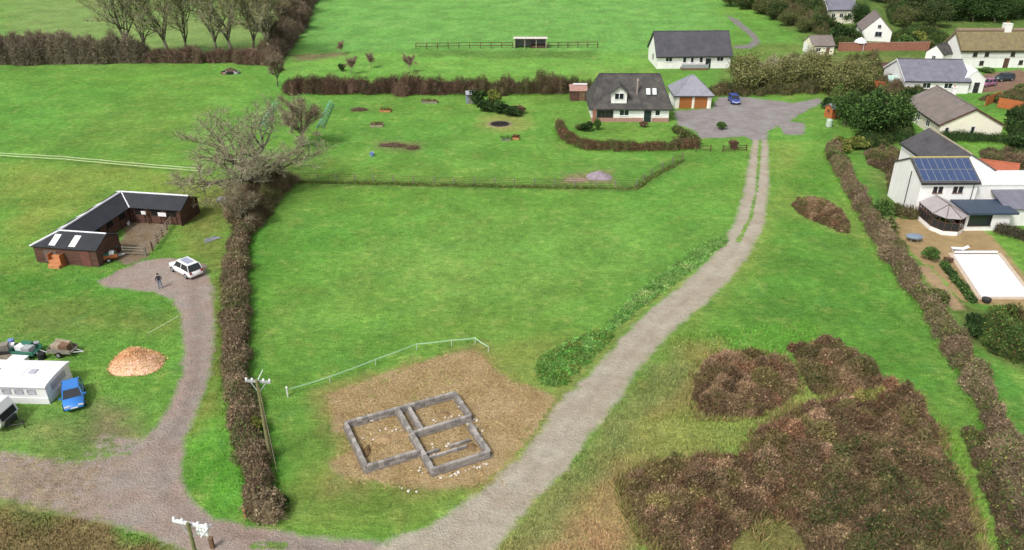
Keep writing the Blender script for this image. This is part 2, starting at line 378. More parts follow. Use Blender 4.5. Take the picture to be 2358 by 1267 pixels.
G0 = C(102, 158, 60)
ZONES = [  # outline, colour, softness m, ragged m, strength
    ([(0, -60), (720, -60), (700, 20), (640, 130), (400, 140), (0, 140)], C(132, 160, 92), 8, 6, .8),
    ([(720, -60), (1640, -60), (1660, 60), (1480, 125), (900, 125), (660, 130)], C(112, 176, 84), 8, 6, .9),
    ([(640, 120), (1480, 122), (1480, 160), (1300, 178), (690, 172)], C(118, 178, 74), 3, 3, .8),
    ([(660, 128), (800, 118), (800, 128), (690, 142)], C(120, 100, 84), 1.5, 2, .8),
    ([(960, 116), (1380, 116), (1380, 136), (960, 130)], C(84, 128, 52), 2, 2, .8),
    ([(0, 375), (250, 380), (470, 405), (520, 430), (500, 600), (440, 590), (440, 480), (260, 430), (70, 570), (60, 620), (0, 640)], C(138, 162, 70), 4, 4, .85),
    ([(440, 420), (540, 440), (520, 640), (480, 610), (420, 585), (400, 530)], C(118, 126, 62), 3, 3, .75),
    ([(820, 520), (1500, 480), (1560, 560), (1400, 640), (1200, 700), (800, 690)], C(120, 168, 74), 10, 8, .7),
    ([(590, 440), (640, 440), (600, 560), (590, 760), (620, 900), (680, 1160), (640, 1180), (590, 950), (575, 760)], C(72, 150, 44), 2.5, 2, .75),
    ([(0, 625), (230, 640), (410, 700), (420, 800), (330, 760), (0, 730)], C(84, 148, 48), 3, 3, .7),
    ([(0, 690), (180, 690), (400, 745), (380, 770), (150, 760), (0, 790)], C(118, 136, 64), 3, 3, .7),
    ([(0, 960), (260, 960), (330, 1000), (200, 1060), (0, 1030)], C(128, 144, 86), 3, 3, .75),
    ([(220, 930), (290, 940), (300, 1010), (220, 1010)], C(140, 126, 98), 1.5, 1.5, .8),
    ([(-300, 1140), (200, 1196), (380, 1250), (430, 1300), (400, 1450), (-300, 1450)], C(136, 116, 82), 1.0, 1.6, .97),
    ([(0, 1140), (90, 1150), (80, 1200), (0, 1210)], C(110, 124, 66), 1.5, 1.5, .6),
    ([(560, 1240), (650, 1250), (700, 1268), (560, 1264)], C(104, 112, 70), .4, .5, .9),
    ([(480, 640), (515, 640), (520, 860), (500, 950), (440, 1010), (470, 900), (492, 800)], C(118, 128, 56), 1, 1, .75),
    ([(440, 1020), (500, 970), (560, 1090), (580, 1200), (500, 1190), (430, 1110)], C(86, 164, 44), 1.5, 1.5, .8),
    ([(660, 1120), (800, 1090), (1000, 1120), (1100, 1110), (1000, 1200), (800, 1240), (640, 1210)], C(128, 150, 68), 2, 3, .75),
    ([(730, 900), (1100, 795), (1180, 870), (1300, 920), (1260, 1010), (1130, 1120), (760, 1140), (735, 1000)], C(150, 138, 84), 1.5, 2, .75),
    ([(1120, 830), (1260, 770), (1320, 800), (1280, 900), (1180, 880)], C(138, 152, 74), 2, 2, .75),
    ([(1560, 780), (1650, 770), (1650, 980), (1740, 1000), (1480, 1090), (1480, 1290), (1160, 1290), (1290, 1120), (1400, 975), (1480, 860)], C(152, 146, 84), 1.5, 2.5, .9),
    ([(1320, 1090), (1450, 1060), (1480, 1290), (1260, 1290)], C(168, 142, 102), 2, 2.5, .85),
    ([(1500, 860), (1610, 850), (1610, 950), (1500, 960)], C(160, 142, 98), 1.5, 2, .75),
    ([(1450, 970), (1640, 960), (1850, 900), (1850, 850), (1880, 850), (1870, 930), (1740, 1000), (1700, 1040), (1450, 1070)], C(154, 160, 88), 1.2, 1.5, .8),
    ([(1690, 1180), (1860, 1190), (1880, 1290), (1640, 1290)], C(124, 134, 72), 1.5, 2, .9),
    ([(1690, 560), (1780, 470), (1790, 330), (1830, 330), (1800, 520), (1700, 680), (1540, 800), (1470, 870), (1500, 800), (1640, 690)], C(132, 160, 72), 2, 2, .75),
    ([(1600, 640), (1500, 700), (1400, 810), (1290, 930), (1270, 920), (1370, 810), (1480, 700), (1590, 630)], C(140, 146, 80), .8, .8, .75),
    ([(1150, 1290), (1180, 1225), (1290, 1105), (1400, 970), (1500, 850), (1560, 800), (1600, 840), (1480, 960), (1350, 1120), (1230, 1290)], C(132, 144, 86), 1.2, 1.5, .8),
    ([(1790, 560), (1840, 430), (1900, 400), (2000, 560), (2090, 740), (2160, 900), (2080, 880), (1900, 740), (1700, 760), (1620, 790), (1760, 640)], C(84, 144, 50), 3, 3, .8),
    ([(1450, 1120), (1720, 1060), (1900, 940), (2100, 920), (2240, 1220), (2240, 1310), (1560, 1310)], C(132, 124, 76), 1.5, 2, .85),
    ([(-250, 1000), (0, 1040), (180, 1070), (330, 1040), (330, 1120), (200, 1190), (0, 1146), (-250, 1100)], C(166, 142, 128), .5, .5, .95),
    ([(2180, 960), (2260, 1060), (2350, 1290), (2240, 1290), (2220, 1100)], C(128, 158, 66), 2, 2, .8),
    ([(1800, 440), (1990, 470), (1990, 560), (1880, 520), (1800, 490)], C(130, 160, 74), 1.5, 1.5, .6),
    ([(1100, 265), (1200, 258), (1230, 290), (1180, 305), (1110, 298)], C(150, 150, 84), 1.5, 1.5, .6),
    ([(1300, 400), (1410, 392), (1410, 420), (1290, 424)], C(136, 128, 92), 1.2, 1, .8),
    ([(860, 320), (980, 330), (960, 350), (870, 342)], C(122, 112, 82), 1.5, 1, .75),
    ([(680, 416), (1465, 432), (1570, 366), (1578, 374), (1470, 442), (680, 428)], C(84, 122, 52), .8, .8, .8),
    ([(1640, 100), (1900, 100), (1900, 215), (1660, 215)], C(112, 128, 62), 3, 3, .6),
    ([(1640, -60), (2400, -60), (2400, 130), (1900, 130)], C(86, 106, 52), 4, 4, .75),
    ([(1900, 130), (2150, 130), (2100, 220), (1920, 200)], C(110, 112, 70), 3, 3, .7),
    ([(1985, 350), (2060, 330), (2095, 380), (2070, 480), (2040, 470)], C(96, 118, 60), 2, 2, .6),
    ([(1960, 400), (2020, 440), (2060, 520), (2040, 540), (1985, 440)], C(88, 152, 58), 1, 1, .9),
    ([(2140, 640), (2250, 720), (2360, 740), (2360, 860), (2250, 800)], C(104, 90, 62), 1.5, 1.5, .8),
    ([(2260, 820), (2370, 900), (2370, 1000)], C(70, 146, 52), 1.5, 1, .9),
]
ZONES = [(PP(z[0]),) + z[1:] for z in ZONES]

def zonecol(x, y):
    x = np.asarray(x, float); y = np.asarray(y, float)
    c = np.tile(np.array(G0), (len(x), 1))
    q = fbm(x, y, 14, 5)
    c *= (1 + 0.35 * q)[:, None]
    c[:, 0] *= 1 + 0.5 * fbm(x, y, 22, 15)
    for poly, colr, soft, rag, op in ZONES:
        lo = poly.min(0) - 3 * soft - rag; hi = poly.max(0) + 3 * soft + rag
        k = np.nonzero((x > lo[0]) & (x < hi[0]) & (y > lo[1]) & (y < hi[1]))[0]
        if not len(k): continue
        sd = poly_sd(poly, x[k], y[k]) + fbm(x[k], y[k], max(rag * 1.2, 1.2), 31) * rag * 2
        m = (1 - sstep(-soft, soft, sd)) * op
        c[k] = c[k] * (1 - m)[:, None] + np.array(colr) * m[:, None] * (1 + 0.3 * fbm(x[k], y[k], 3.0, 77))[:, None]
    dry = np.clip(fbm(x, y, 8, 44) * 3.2, 0, 1)[:, None]; lush = np.clip(fbm(x, y, 11, 48) * 3.0, 0, 1)[:, None]; tuss = np.clip((fbm(x, y, 1.6, 52, 3) - .16) * 7, 0, 1)[:, None]
    c = c * (1.13 + dry * np.array([.30, .06, .26])); c = c * (1 - lush * np.array([.16, .05, .18])); c = c * (1 - tuss * np.array([.18, .12, .18]))
    return c

def grid_lines(segs):
    out = [segs[0][0]]
    for a, b, st in segs:
        n = max(1, int(round((b - a) / st))); out += [a + (b - a) * (i + 1) / n for i in range(n)]
    return np.array(out)

gx = grid_lines([(-3000, -300, 300), (-300, -120, 6), (-120, -62, 1.4), (-62, 72, 0.7), (72, 140, 1.4), (140, 300, 6), (300, 3000, 300)])
gy = grid_lines([(-600, 0, 60), (0, 30, 5), (30, 110, 0.7), (110, 200, 1.1), (200, 330, 4), (330, 4000, 250)])
XX, YY = np.meshgrid(gx, gy); nx, ny = len(gx), len(gy)
gv = np.stack([XX.ravel(), YY.ravel(), np.zeros(nx * ny)], 1)
ii = (np.arange(ny - 1)[:, None] * nx + np.arange(nx - 1)[None, :]).ravel()
gf = np.stack([ii, ii + 1, ii + nx + 1, ii + nx], 1)
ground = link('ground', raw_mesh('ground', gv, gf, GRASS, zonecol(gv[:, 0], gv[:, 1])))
tag(ground, 'wide green pasture and garden lawns with olive and tan worn patches', 'ground', kind='structure')

def union_sd(polys, x, y):
    d = np.full(np.shape(x), 1e9)
    for p in polys: d = np.minimum(d, poly_sd(p, x, y))
    return d

def sheet(name, label, poly, mat, z, res=0.4, union=None, weedfn=None, margin=0.75, wearfn=None):
    lo = poly.min(0) - margin; hi = poly.max(0) + margin
    lo[1] = max(lo[1], 24.0)
    xs = np.arange(lo[0], hi[0] + res, res); ys = np.arange(lo[1], hi[1] + res, res)
    X, Y = np.meshgrid(xs, ys); w = len(xs)
    sd = poly_sd(poly, X.ravel(), Y.ravel())
    un = sd if union is None else np.minimum(sd, union_sd(union, X.ravel(), Y.ravel()))
    i = (np.arange(len(ys) - 1)[:, None] * w + np.arange(w - 1)[None, :]).ravel()
    f = np.stack([i, i + 1, i + w + 1, i + w], 1)
    f = f[(sd[f] < margin).all(1)]
    used, inv = np.unique(f, return_inverse=True)
    x = X.ravel()[used]; y = Y.ravel()[used]
    v = np.stack([x, y, np.full(len(x), z)], 1)
    weed = np.zeros(len(x)) if weedfn is None else weedfn(x, y)
    o = link(name, raw_mesh(name, v, inv.reshape(f.shape), mat, zonecol(x, y), {'edge': -un[used], 'weed': weed, 'wear': np.zeros(len(x)) if wearfn is None else wearfn(x, y)}))
    return tag(o, label, name.replace('_', ' ').split()[-1], kind='structure')

def line_d(pts, x, y):
    best = np.full(np.shape(x), 1e9)
    for (ax, ay), (bx, by) in zip(pts[:-1], pts[1:]):
        dx, dy = bx - ax, by - ay; t = np.clip(((x - ax) * dx + (y - ay) * dy) / (dx * dx + dy * dy), 0, 1)
        best = np.minimum(best, np.hypot(x - ax - t * dx, y - ay - t * dy))
    return best
TRACK_C = (TRACK[:17] + TRACK[20:37][::-1]) / 2
LANE_C = PP([(440, 650), (455, 720), (457, 800), (448, 880), (425, 950), (392, 1010), (372, 1080), (385, 1150), (450, 1210), (600, 1245), (860, 1290)])
LANE_L = PP([(392, 1020), (300, 1070), (150, 1090), (0, 1090), (-200, 1080)])
def ruts(line, half, wd):
    return lambda x, y: np.exp(-((line_d(line, x, y) - half) / wd) ** 2)
def blob(px, rx, ry):
    c = P(*px)
    return lambda x, y: np.clip(1.2 - np.hypot((x - c.x) / rx, (y - c.y) / ry), 0, 1)

sheet('soil_plot', 'bare tan soil plot cleared around the block foundations', SOIL,
      ground_mat('tan_soil', (C(196, 172, 132), C(174, 150, 106), .5)), .004, union=None,
      weedfn=lambda x, y: np.clip(fbm(x, y, 5, 91) * 1.3 + .08, 0, 1) + blob((780, 1020), 1.2, 1.6)(x, y))
sheet('farm_lane', 'grey farm lane bending past the brown hedge to the stables', LANE,
      ground_mat('lane_surface', (C(180, 168, 158), C(182, 160, 148), .34)), .008, union=ROADS,
      weedfn=lambda x, y: blob((625, 1256), 2.2, .5)(x, y) + .25 * np.clip(fbm(x, y, 4, 12), 0, 1) + .6 * sstep(-26, -34, x) * sstep(56, 50, y),
      wearfn=lambda x, y: np.clip(ruts(LANE_C, .0, .55)(x, y) + .7 * ruts(LANE_L, .9, .3)(x, y) + 1.6 * np.clip(fbm(x, y, 3.5, 88), 0, 1), 0, 1))
sheet('gravel_track', 'pinkish grey gravel track curving up to the houses', TRACK,
      ground_mat('track_gravel', (C(200, 191, 173), C(190, 177, 157), .24)), .012, union=ROADS,
      weedfn=lambda x, y: sstep(.15, -.25, poly_sd(TRACK_MID, x, y)) * .75,
      wearfn=lambda x, y: np.clip(.4 * ruts(TRACK_C, .0, .35)(x, y) + .4 * ruts(TRACK_C, 1.4, .25)(x, y) + .6 * np.clip(fbm(x, y, 5, 89), 0, 1), 0, 1))
sheet('house_driveway', 'pale grey gravel driveway in front of the double garage', DRIVE,
      ground_mat('drive_gravel', (C(172, 167, 165), C(158, 148, 146), .26)), .016, res=.5, union=ROADS)
sheet('upper_driveway', 'narrow grey drive beside the white bungalow', TOPLANE,
      ground_mat('upper_drive', (C(150, 148, 146), C(140, 134, 124), .2)), .008, res=.6)
sheet('stable_yard', 'trodden brown earth yard enclosed by the stables', YARD,
      ground_mat('yard_earth', (C(136, 116, 86), C(158, 142, 124), .25)), .006)
sheet('patio', 'tan paved patio around the covered pool', PATIO,
      ground_mat('patio_slabs', (C(194, 168, 124), C(180, 154, 112), .24)), .006, margin=.5)
sheet('garden_terrace', 'pale tan terrace strip beside the field hedge', TERRACE,
      ground_mat('terrace_slabs', (C(200, 172, 134), C(186, 158, 126), .15)), .01, margin=.5)
sheet('parking_court', 'brown gravel parking court below the thatched cottage', COURT,
      ground_mat('court_gravel', (C(158, 128, 110), C(146, 118, 98), .2)), .006, res=.7)

# ------------------------------------------------------------------ vegetation
def blades(p, d, length, width, cols, quad=False):
    """thin triangles (or diamond leaves) from points p along d"""
    n = len(p)
    r = rng.normal(size=(n, 3)); s = np.cross(d, r); s /= np.linalg.norm(s, axis=1)[:, None] + 1e-9
    L = np.asarray(length).reshape(-1, 1); W = np.asarray(width).reshape(-1, 1)
    if quad:
        v = np.stack([p, p + d * L * .5 + s * W, p + d * L, p + d * L * .5 - s * W], 1).reshape(-1, 3)
        f = np.arange(4 * n).reshape(-1, 4); c = np.repeat(cols, 4, 0)
    else:
        v = np.stack([p - s * W * .5, p + s * W * .5, p + d * L], 1).reshape(-1, 3)
        f = np.arange(3 * n).reshape(-1, 3); c = np.repeat(cols, 3, 0)
    return v, f, c

def norm(a): return a / (np.linalg.norm(a, axis=1)[:, None] + 1e-9)
def pick(cols, n, var=.3):
    cols = np.array(cols); c = cols[rng.integers(0, len(cols), n)]
    return c * (1 + rng.uniform(-var, var, (n, 1)))

BROWN = [C(140, 116, 96), C(118, 96, 80), C(164, 138, 114), C(122, 110, 82), C(102, 84, 70)]
BROWNG = BROWN[:3] + [C(112, 116, 66), C(96, 108, 60)]
OLIVE = [C(112, 112, 70), C(92, 100, 58), C(126, 118, 80), C(104, 90, 66)]
DARKG = [C(52, 78, 40), C(66, 94, 48), C(44, 66, 36), C(84, 108, 56)]
MIDG = [C(86, 120, 58), C(104, 138, 66), C(72, 104, 50), C(116, 140, 78)]
YELG = [C(140, 148, 70), C(120, 136, 64), C(158, 156, 84), C(106, 122, 58)]
LUSH = [C(98, 160, 66), C(120, 172, 84), C(80, 142, 52), C(136, 170, 92)]
HB = [C(150, 134, 108), C(130, 114, 90), C(166, 146, 116), C(122, 118, 82), C(140, 116, 96)]
REDB = [C(128, 80, 66), C(110, 74, 60), C(140, 100, 80)]
LICH = [C(132, 136, 86), C(118, 124, 74), C(146, 142, 98), C(104, 106, 66)]

def mass(root, domes, cols, dens, leafcols, leaf, tw, width, seed, box=1.0, body=.72, tonevar=.3, fleck=.5):
    """a bush mass: rounded clumps (x, y, r, h), each with its own tint, covered in short twigs and leaf flecks"""
    r_ = np.random.default_rng(seed); D = np.array(domes); M = len(D); cols = np.array(cols)
    # body of stems inside every clump
    K, J = 9, 4; V = []; Fq = []
    for m in range(M):
        x, y, r, h = D[m]; b = len(V)
        for j in range(J + 1):
            e = (math.pi / 2) * j / J; ce, se = math.cos(e) ** box, math.sin(e) ** box
            for k in range(K):
                a = 2 * math.pi * k / K + m; w = r_.uniform(.88, 1.1); V.append((x + math.cos(a) * ce * r * body * w, y + math.sin(a) * ce * r * body * w, se * h * body * w - .02))
        for j in range(J):
            for k in range(K): Fq.append((b + j * K + k, b + j * K + (k + 1) % K, b + (j + 1) * K + (k + 1) % K, b + (j + 1) * K + k))
    V = np.array(V); bc = cols.mean(0) * .85
    tag(link('stems', raw_mesh('stems', V, np.array(Fq), FOL, np.tile(bc, (len(V), 1)) * r_.uniform(.7, 1.3, (len(V), 1))), root), kind='stuff')
    area = 2 * math.pi * D[:, 2] * (D[:, 2] + D[:, 3]) / 2; cnt = np.maximum(6, (area * dens).astype(int)); j = np.repeat(np.arange(M), cnt); n = len(j)
    u = norm(r_.normal(size=(n, 3))); u[:, 2] = np.abs(u[:, 2]); us = norm(np.sign(u) * np.abs(u) ** box) if box != 1 else u
    if box != 1: us = us * (1 + .22 * (1 - np.abs(us).max(1)))[:, None]
    lump = 1 + .45 * (fbm(D[j, 0] + us[:, 0] * 1.5, D[j, 1] + us[:, 1] * 1.5 + us[:, 2], .55, seed + 3, 3))
    rr = (r_.uniform(.66, 1.0, n) * lump)[:, None]
    p = np.column_stack([D[j, 0], D[j, 1], np.zeros(n)]) + us * rr * np.column_stack([D[j, 2], D[j, 2], D[j, 3]])
    p[:, 2] = np.maximum(p[:, 2], .01)
    tint = cols[r_.integers(0, len(cols), M)] * r_.uniform(1 - tonevar, 1 + tonevar, (M, 1))
    c = (.6 * tint[j] + .4 * cols[r_.integers(0, len(cols), n)]) * r_.uniform(.55, 1.5, (n, 1))
    d = norm(u * .45 + r_.normal(0, .6, (n, 3)) + np.array([0, 0, .25]))
    Vt, Ft, Ct = blades(p, d, r_.uniform(tw[0], tw[1], n), width * r_.uniform(.6, 1.3, n), c)
    tag(link('twigs', raw_mesh('twigs', Vt, Ft, FOL, np.clip(Ct, .004, 1)), root), kind='stuff')
    m = int(n * fleck); q = r_.integers(0, n, m); cl = c[q] * r_.uniform(.8, 1.35, (m, 1))
    if leafcols is not None and leaf > 0:
        lc = np.array(leafcols); isl = (fbm(p[q, 0], p[q, 1], 1.8, seed + 20) + r_.normal(0, .05, m)) > (.16 - .38 * leaf)
        cl[isl] = lc[r_.integers(0, len(lc), m)][isl] * r_.uniform(.7, 1.35, (m, 1))[isl]
    p2 = p[q] + r_.normal(0, .08, (m, 3)); p2[:, 2] = np.maximum(p2[:, 2], .02)
    Vt, Ft, Ct = blades(p2, norm(r_.normal(size=(m, 3)) + np.array([0, 0, .3])), r_.uniform(.09, .24, m), r_.uniform(.04, .10, m), cl, True)
    tag(link('leaves', raw_mesh('leaves', Vt, Ft, FOL, np.clip(Ct, .004, 1)), root), kind='stuff')

def thicket(name, label, cat, poly_px, h, cols, dens=130, leafcols=None, leaf=0.25, tw=(.15, .5), edge=1.6, group=None, lump=3.0, seed=1, width=.05, rmin=.7, rmax=1.45, fleck=.55, low=.45):
    poly = PP(poly_px); ctr = poly.mean(0); root = thing(name, label, cat, (ctr[0], ctr[1], 0), group=group)
    r_ = np.random.default_rng(seed); lo, hi = poly.min(0), poly.max(0); domes = []
    for t in range(int((hi - lo).prod() / (rmin * rmax) * 5)):
        q = lo + r_.random(2) * (hi - lo); sd = float(poly_sd(poly, np.array([q[0]]), np.array([q[1]]))[0])
        if sd > -.25: continue
        r = r_.uniform(rmin, rmax); r = min(r, -sd + .15)
        if any((q[0] - d[0]) ** 2 + (q[1] - d[1]) ** 2 < (.78 * max(r, d[2])) ** 2 for d in domes): continue
        e = float(sstep(0, edge, -sd)); big = float(fbm(np.array([q[0]]), np.array([q[1]]), lump * 1.6, seed + 1, 2)[0])
        domes.append((q[0], q[1], r, h * (low + (1 - low) * e) * r_.uniform(.5, 1.25) * (1 + 1.1 * big)))
    nd = len(domes)
    for t in range(int(nd * .7)):      # small clumps between and around the big ones
        q = lo - .6 + r_.random(2) * (hi - lo + 1.2); sd = float(poly_sd(poly, np.array([q[0]]), np.array([q[1]]))[0])
        if sd < .25: domes.append((q[0], q[1], r_.uniform(.25, .5) * rmin * 1.3, h * r_.uniform(.18, .5)))
    mass(root, [(a - ctr[0], b - ctr[1], r, z) for a, b, r, z in domes], cols, dens, leafcols, leaf, tw, width, seed, fleck=fleck, tonevar=.42)
    return root

def resample(pts, st):
    pts = np.array(pts, float); out = []
    for a, b in zip(pts[:-1], pts[1:]):
        n = max(1, int(np.linalg.norm(b - a) / st)); out += [a + (b - a) * i / n for i in range(n)]
    out.append(pts[-1]); return np.array(out)

def hedge(name, label, path_px, w, h, cols, dens=70, leafcols=None, leaf=.25, tw=(.3, .8), group=None, seed=1, rag=.18, upright=.6, width=.05, taper=True, cat='hedge'):
    r_ = np.random.default_rng(seed)
    path = resample(PP(path_px), w * .3); ctr = path.mean(0); root = thing(name, label, cat, (ctr[0], ctr[1], 0), group=group)
    tg = norm(np.gradient(path, axis=0)); nrm = np.column_stack([-tg[:, 1], tg[:, 0]]); domes = []
    for i, (q, nn) in enumerate(zip(path, nrm)):
        s = i * w * .3; g = 1 + 2.2 * rag * float(fbm(np.array([s]), np.array([3.0]), 4.5, seed, 3)[0]); o = r_.normal(0, rag * .55 * w)
        domes.append((q[0] + nn[0] * o - ctr[0], q[1] + nn[1] * o - ctr[1], w * .5 * g * r_.uniform(1 - rag, 1 + rag * .8), h * g * r_.uniform(1 - rag * 1.1, 1 + rag)))
    mass(root, domes, cols, dens, leafcols, leaf, (tw[0] * .7, tw[1] * .75), width, seed, box=.75, tonevar=.34)
    if h > 1.2 and P(*path_px[0]).y < 170:      # uncut grass at the hedge foot
        m = int(len(path) * w * .3 * 130); j = r_.integers(0, len(path), m); sd_ = np.sign(r_.normal(size=m)) * (w * .5 + r_.exponential(.22, m) - .2)
        b = path[j] + nrm[j] * sd_[:, None] + tg[j] * r_.uniform(-.4, .4, (m, 1)); cc = zonecol(b[:, 0], b[:, 1]) * r_.uniform(.7, 1.5, (m, 1)); y_ = r_.random(m) < .3; cc[y_] = .5 * cc[y_] + .5 * np.array(C(170, 154, 100))
        V, Fq, Cc = blades(np.column_stack([b - ctr, np.zeros(m)]), norm(np.column_stack([r_.normal(0, .5, (m, 2)), np.ones(m)])), r_.uniform(.15, .55, m), r_.uniform(.04, .09, m), cc)
        tag(link('foot_grass', raw_mesh('foot_grass', V, Fq, FOL, np.clip(Cc, .004, 1)), root), kind='stuff')
    return root

def limbs(seed, h, spread, trunk_r, levels, first=.3, nb=(4, 6), up=.25):
    """branching skeleton: list of (p0, p1, r0, r1), and twig origins"""
    rnd = random.Random(seed); segs = []; tips = []
    def grow(p, d, L, r, lv):
        k = 3 if lv > 0 else 2
        pts = [p]; dd = d
        for i in range(k):
            dd = (dd + Vector((rnd.gauss(0, .16), rnd.gauss(0, .16), rnd.gauss(.03, .1)))).normalized()
            q = pts[-1] + dd * (L / k); r1 = r * (.86 if i < k - 1 else .74)
            segs.append((pts[-1], q, r, r1)); r = r1; pts.append(q)
            if lv <= 1: tips.append((q, dd, L))
            if lv > 0 and i < k - 1 and rnd.random() < .8:
                side = Vector((rnd.gauss(0, 1), rnd.gauss(0, 1), rnd.gauss(.2, .5))).normalized()
                grow(q, (dd * .55 + side * .8).normalized(), L * rnd.uniform(.5, .68), r * .62, lv - 1)
        if lv > 0:
            for i in range(rnd.randint(2, 3)):
                side = Vector((rnd.gauss(0, 1), rnd.gauss(0, 1), rnd.gauss(up, .45))).normalized()
                grow(pts[-1], (dd * .75 + side * .7).normalized(), L * rnd.uniform(.55, .75), r * .72, lv - 1)
    top = Vector((rnd.gauss(0, .25), rnd.gauss(0, .25), h * first))
    segs.append((Vector((0, 0, -.2)), Vector((0, 0, h * .06)), trunk_r * 1.5, trunk_r * 1.05))
    segs.append((Vector((0, 0, h * .06)), top, trunk_r * 1.05, trunk_r * .82))
    n = rnd.randint(*nb); a0 = rnd.random() * 6.28
    for i in range(n):
        a = a0 + 6.283 * i / n + rnd.gauss(0, .25); tilt = spread * rnd.uniform(.7, 1.15)
        d = Vector((math.cos(a) * tilt, math.sin(a) * tilt, 1)).normalized()
        grow(top, d, h * rnd.uniform(.24, .34), trunk_r * .6, levels)
    grow(top, Vector((rnd.gauss(0, .15), rnd.gauss(0, .15), 1)).normalized(), h * .32, trunk_r * .62, levels)
    return segs, tips

def tree_mesh(seed, h, spread, trunk_r, levels, cols, per_tip, tw, leafcols=None, leaves=0, leafsize=.3, first=.3, bk=None, nb=(4, 6), up=.25, width=.05):
    segs, tips = limbs(seed, h, spread, trunk_r, levels, first, nb, up)
    mb = MB()
    for p0, p1, r0, r1 in segs: mb.tube(p0, p1, max(r0, .015), max(r1, .012), 6 if r0 > .06 else 4)
    zt = max(t[0].z for t in tips); kz = h / (zt + .6)
    tr = mb.mesh('trunk', bk or bark, True)
    tp = np.array([t[0] for t in tips]); td = np.array([t[1] for t in tips])
    n = len(tp) * per_tip; j = np.repeat(np.arange(len(tp)), per_tip)
    clump = 1 + rng.uniform(-.22, .22, len(tp))
    p = tp[j] + rng.normal(0, .10, (n, 3)) - td[j] * rng.uniform(0, .8, (n, 1))
    d = norm(td[j] * .6 + rng.normal(0, .6, (n, 3)) + np.array([0, 0, .2]))
    V, F, Cc = blades(p, d, rng.uniform(tw[0], tw[1], n), width * rng.uniform(.6, 1.3, n), pick(cols, n, .25) * clump[j][:, None])
    crown = raw_mesh('crown', V, F, FOL, np.clip(Cc, .004, 1))
    lv = None
    if leaves:
        m = leaves * len(tp); j = np.repeat(np.arange(len(tp)), leaves)
        p = tp[j] + rng.normal(0, leafsize * 1.9, (m, 3)); d = norm(rng.normal(size=(m, 3)) + np.array([0, 0, .3]))
        V, F, Cc = blades(p, d, rng.uniform(.7, 1.5, m) * leafsize, rng.uniform(.3, .55, m) * leafsize, pick(leafcols, m, .28) * clump[j][:, None], True)
        lv = raw_mesh('leaves', V, F, FOL, np.clip(Cc, .004, 1))
    return tr, crown, lv, kz

def place_tree(name, label, meshes, xy, sc=1.0, rz=None, group=None, sxy=None, cat='tree'):
    tr, crown, lv, kz = meshes
    o = thing(name, label, cat, (xy[0], xy[1], 0), random.uniform(0, 6.28) if rz is None else rz, group)
    k = sc * kz; o.scale = (sxy or k, sxy or k, k)
    link('trunk', tr, o); tag(link('crown', crown, o), kind='stuff')
    if lv: tag(link('leaves', lv, o), kind='stuff')
    return o

def shrub_mesh(seed, cols, n=2600, lobes=9, leafsize=.16, flat=.8):
    """unit evergreen shrub, radius about 1, height about 1.5: short stems and lobed leaf masses"""
    r = np.random.default_rng(seed); mb = MB()
    cs = []
    for i in range(lobes):
        a = r.uniform(0, 6.28); rr = r.uniform(0, .72); z = r.uniform(.3, 1.15) * (1 - .35 * rr)
        cs.append((math.cos(a) * rr, math.sin(a) * rr, z)); mb.tube((0, 0, -.05), cs[-1], .05, .015, 5)
    st = mb.mesh('stems', bark)
    cs = np.array(cs); j = r.integers(0, lobes, n); rad = r.uniform(.3, .5, lobes)[j]
    u = norm(r.normal(size=(n, 3))); u[:, 2] = np.abs(u[:, 2]) * flat + u[:, 2] * (1 - flat)
    rf = r.uniform(.55, 1.05, (n, 1))
    p = cs[j] + u * rad[:, None] * rf; p[:, 2] = np.maximum(p[:, 2], .02)
    d = norm(u * .5 + r.normal(0, .7, (n, 3)))
    clump = r.uniform(.75, 1.25, lobes)[j]
    V, F, Cc = blades(p, d, r.uniform(.7, 1.5, n) * leafsize, r.uniform(.3, .55, n) * leafsize, pick(cols, n, .3) * clump[:, None], True)
    return st, raw_mesh('leaves', V, F, FOL, np.clip(Cc, .004, 1))

def place_shrub(name, label, meshes, xy, rx, hz, group=None, cat='shrub', ry=None, rz=None):
    o = thing(name, label, cat, (xy[0], xy[1], 0), random.uniform(0, 6.28) if rz is None else rz, group)
    o.scale = (rx, ry or rx, hz / 1.5)
    link('stems', meshes[0], o); tag(link('leaves', meshes[1], o), kind='stuff')
    return o

# ------------------------------------------------------------------ building helpers (local frame: x along the ridge, front = -y)
FACES = {'front': ((1, 0), (0, -1)), 'back': ((-1, 0), (0, 1)), 'left': ((0, -1), (-1, 0)), 'right': ((0, 1), (1, 0))}

def onwall(mb, face, off, u0, u1, z0, z1, d0, d1):
    """box on a wall: u along it, d outwards from the wall plane at distance off from the origin"""
    u, n = FACES[face]
    vs = []
    for z in (z0, z1):
        for a, d in ((u0, d0), (u1, d0), (u1, d1), (u0, d1)):
            vs.append((u[0] * a + n[0] * (off + d), u[1] * a + n[1] * (off + d), z))
    return mb.hexa(vs)

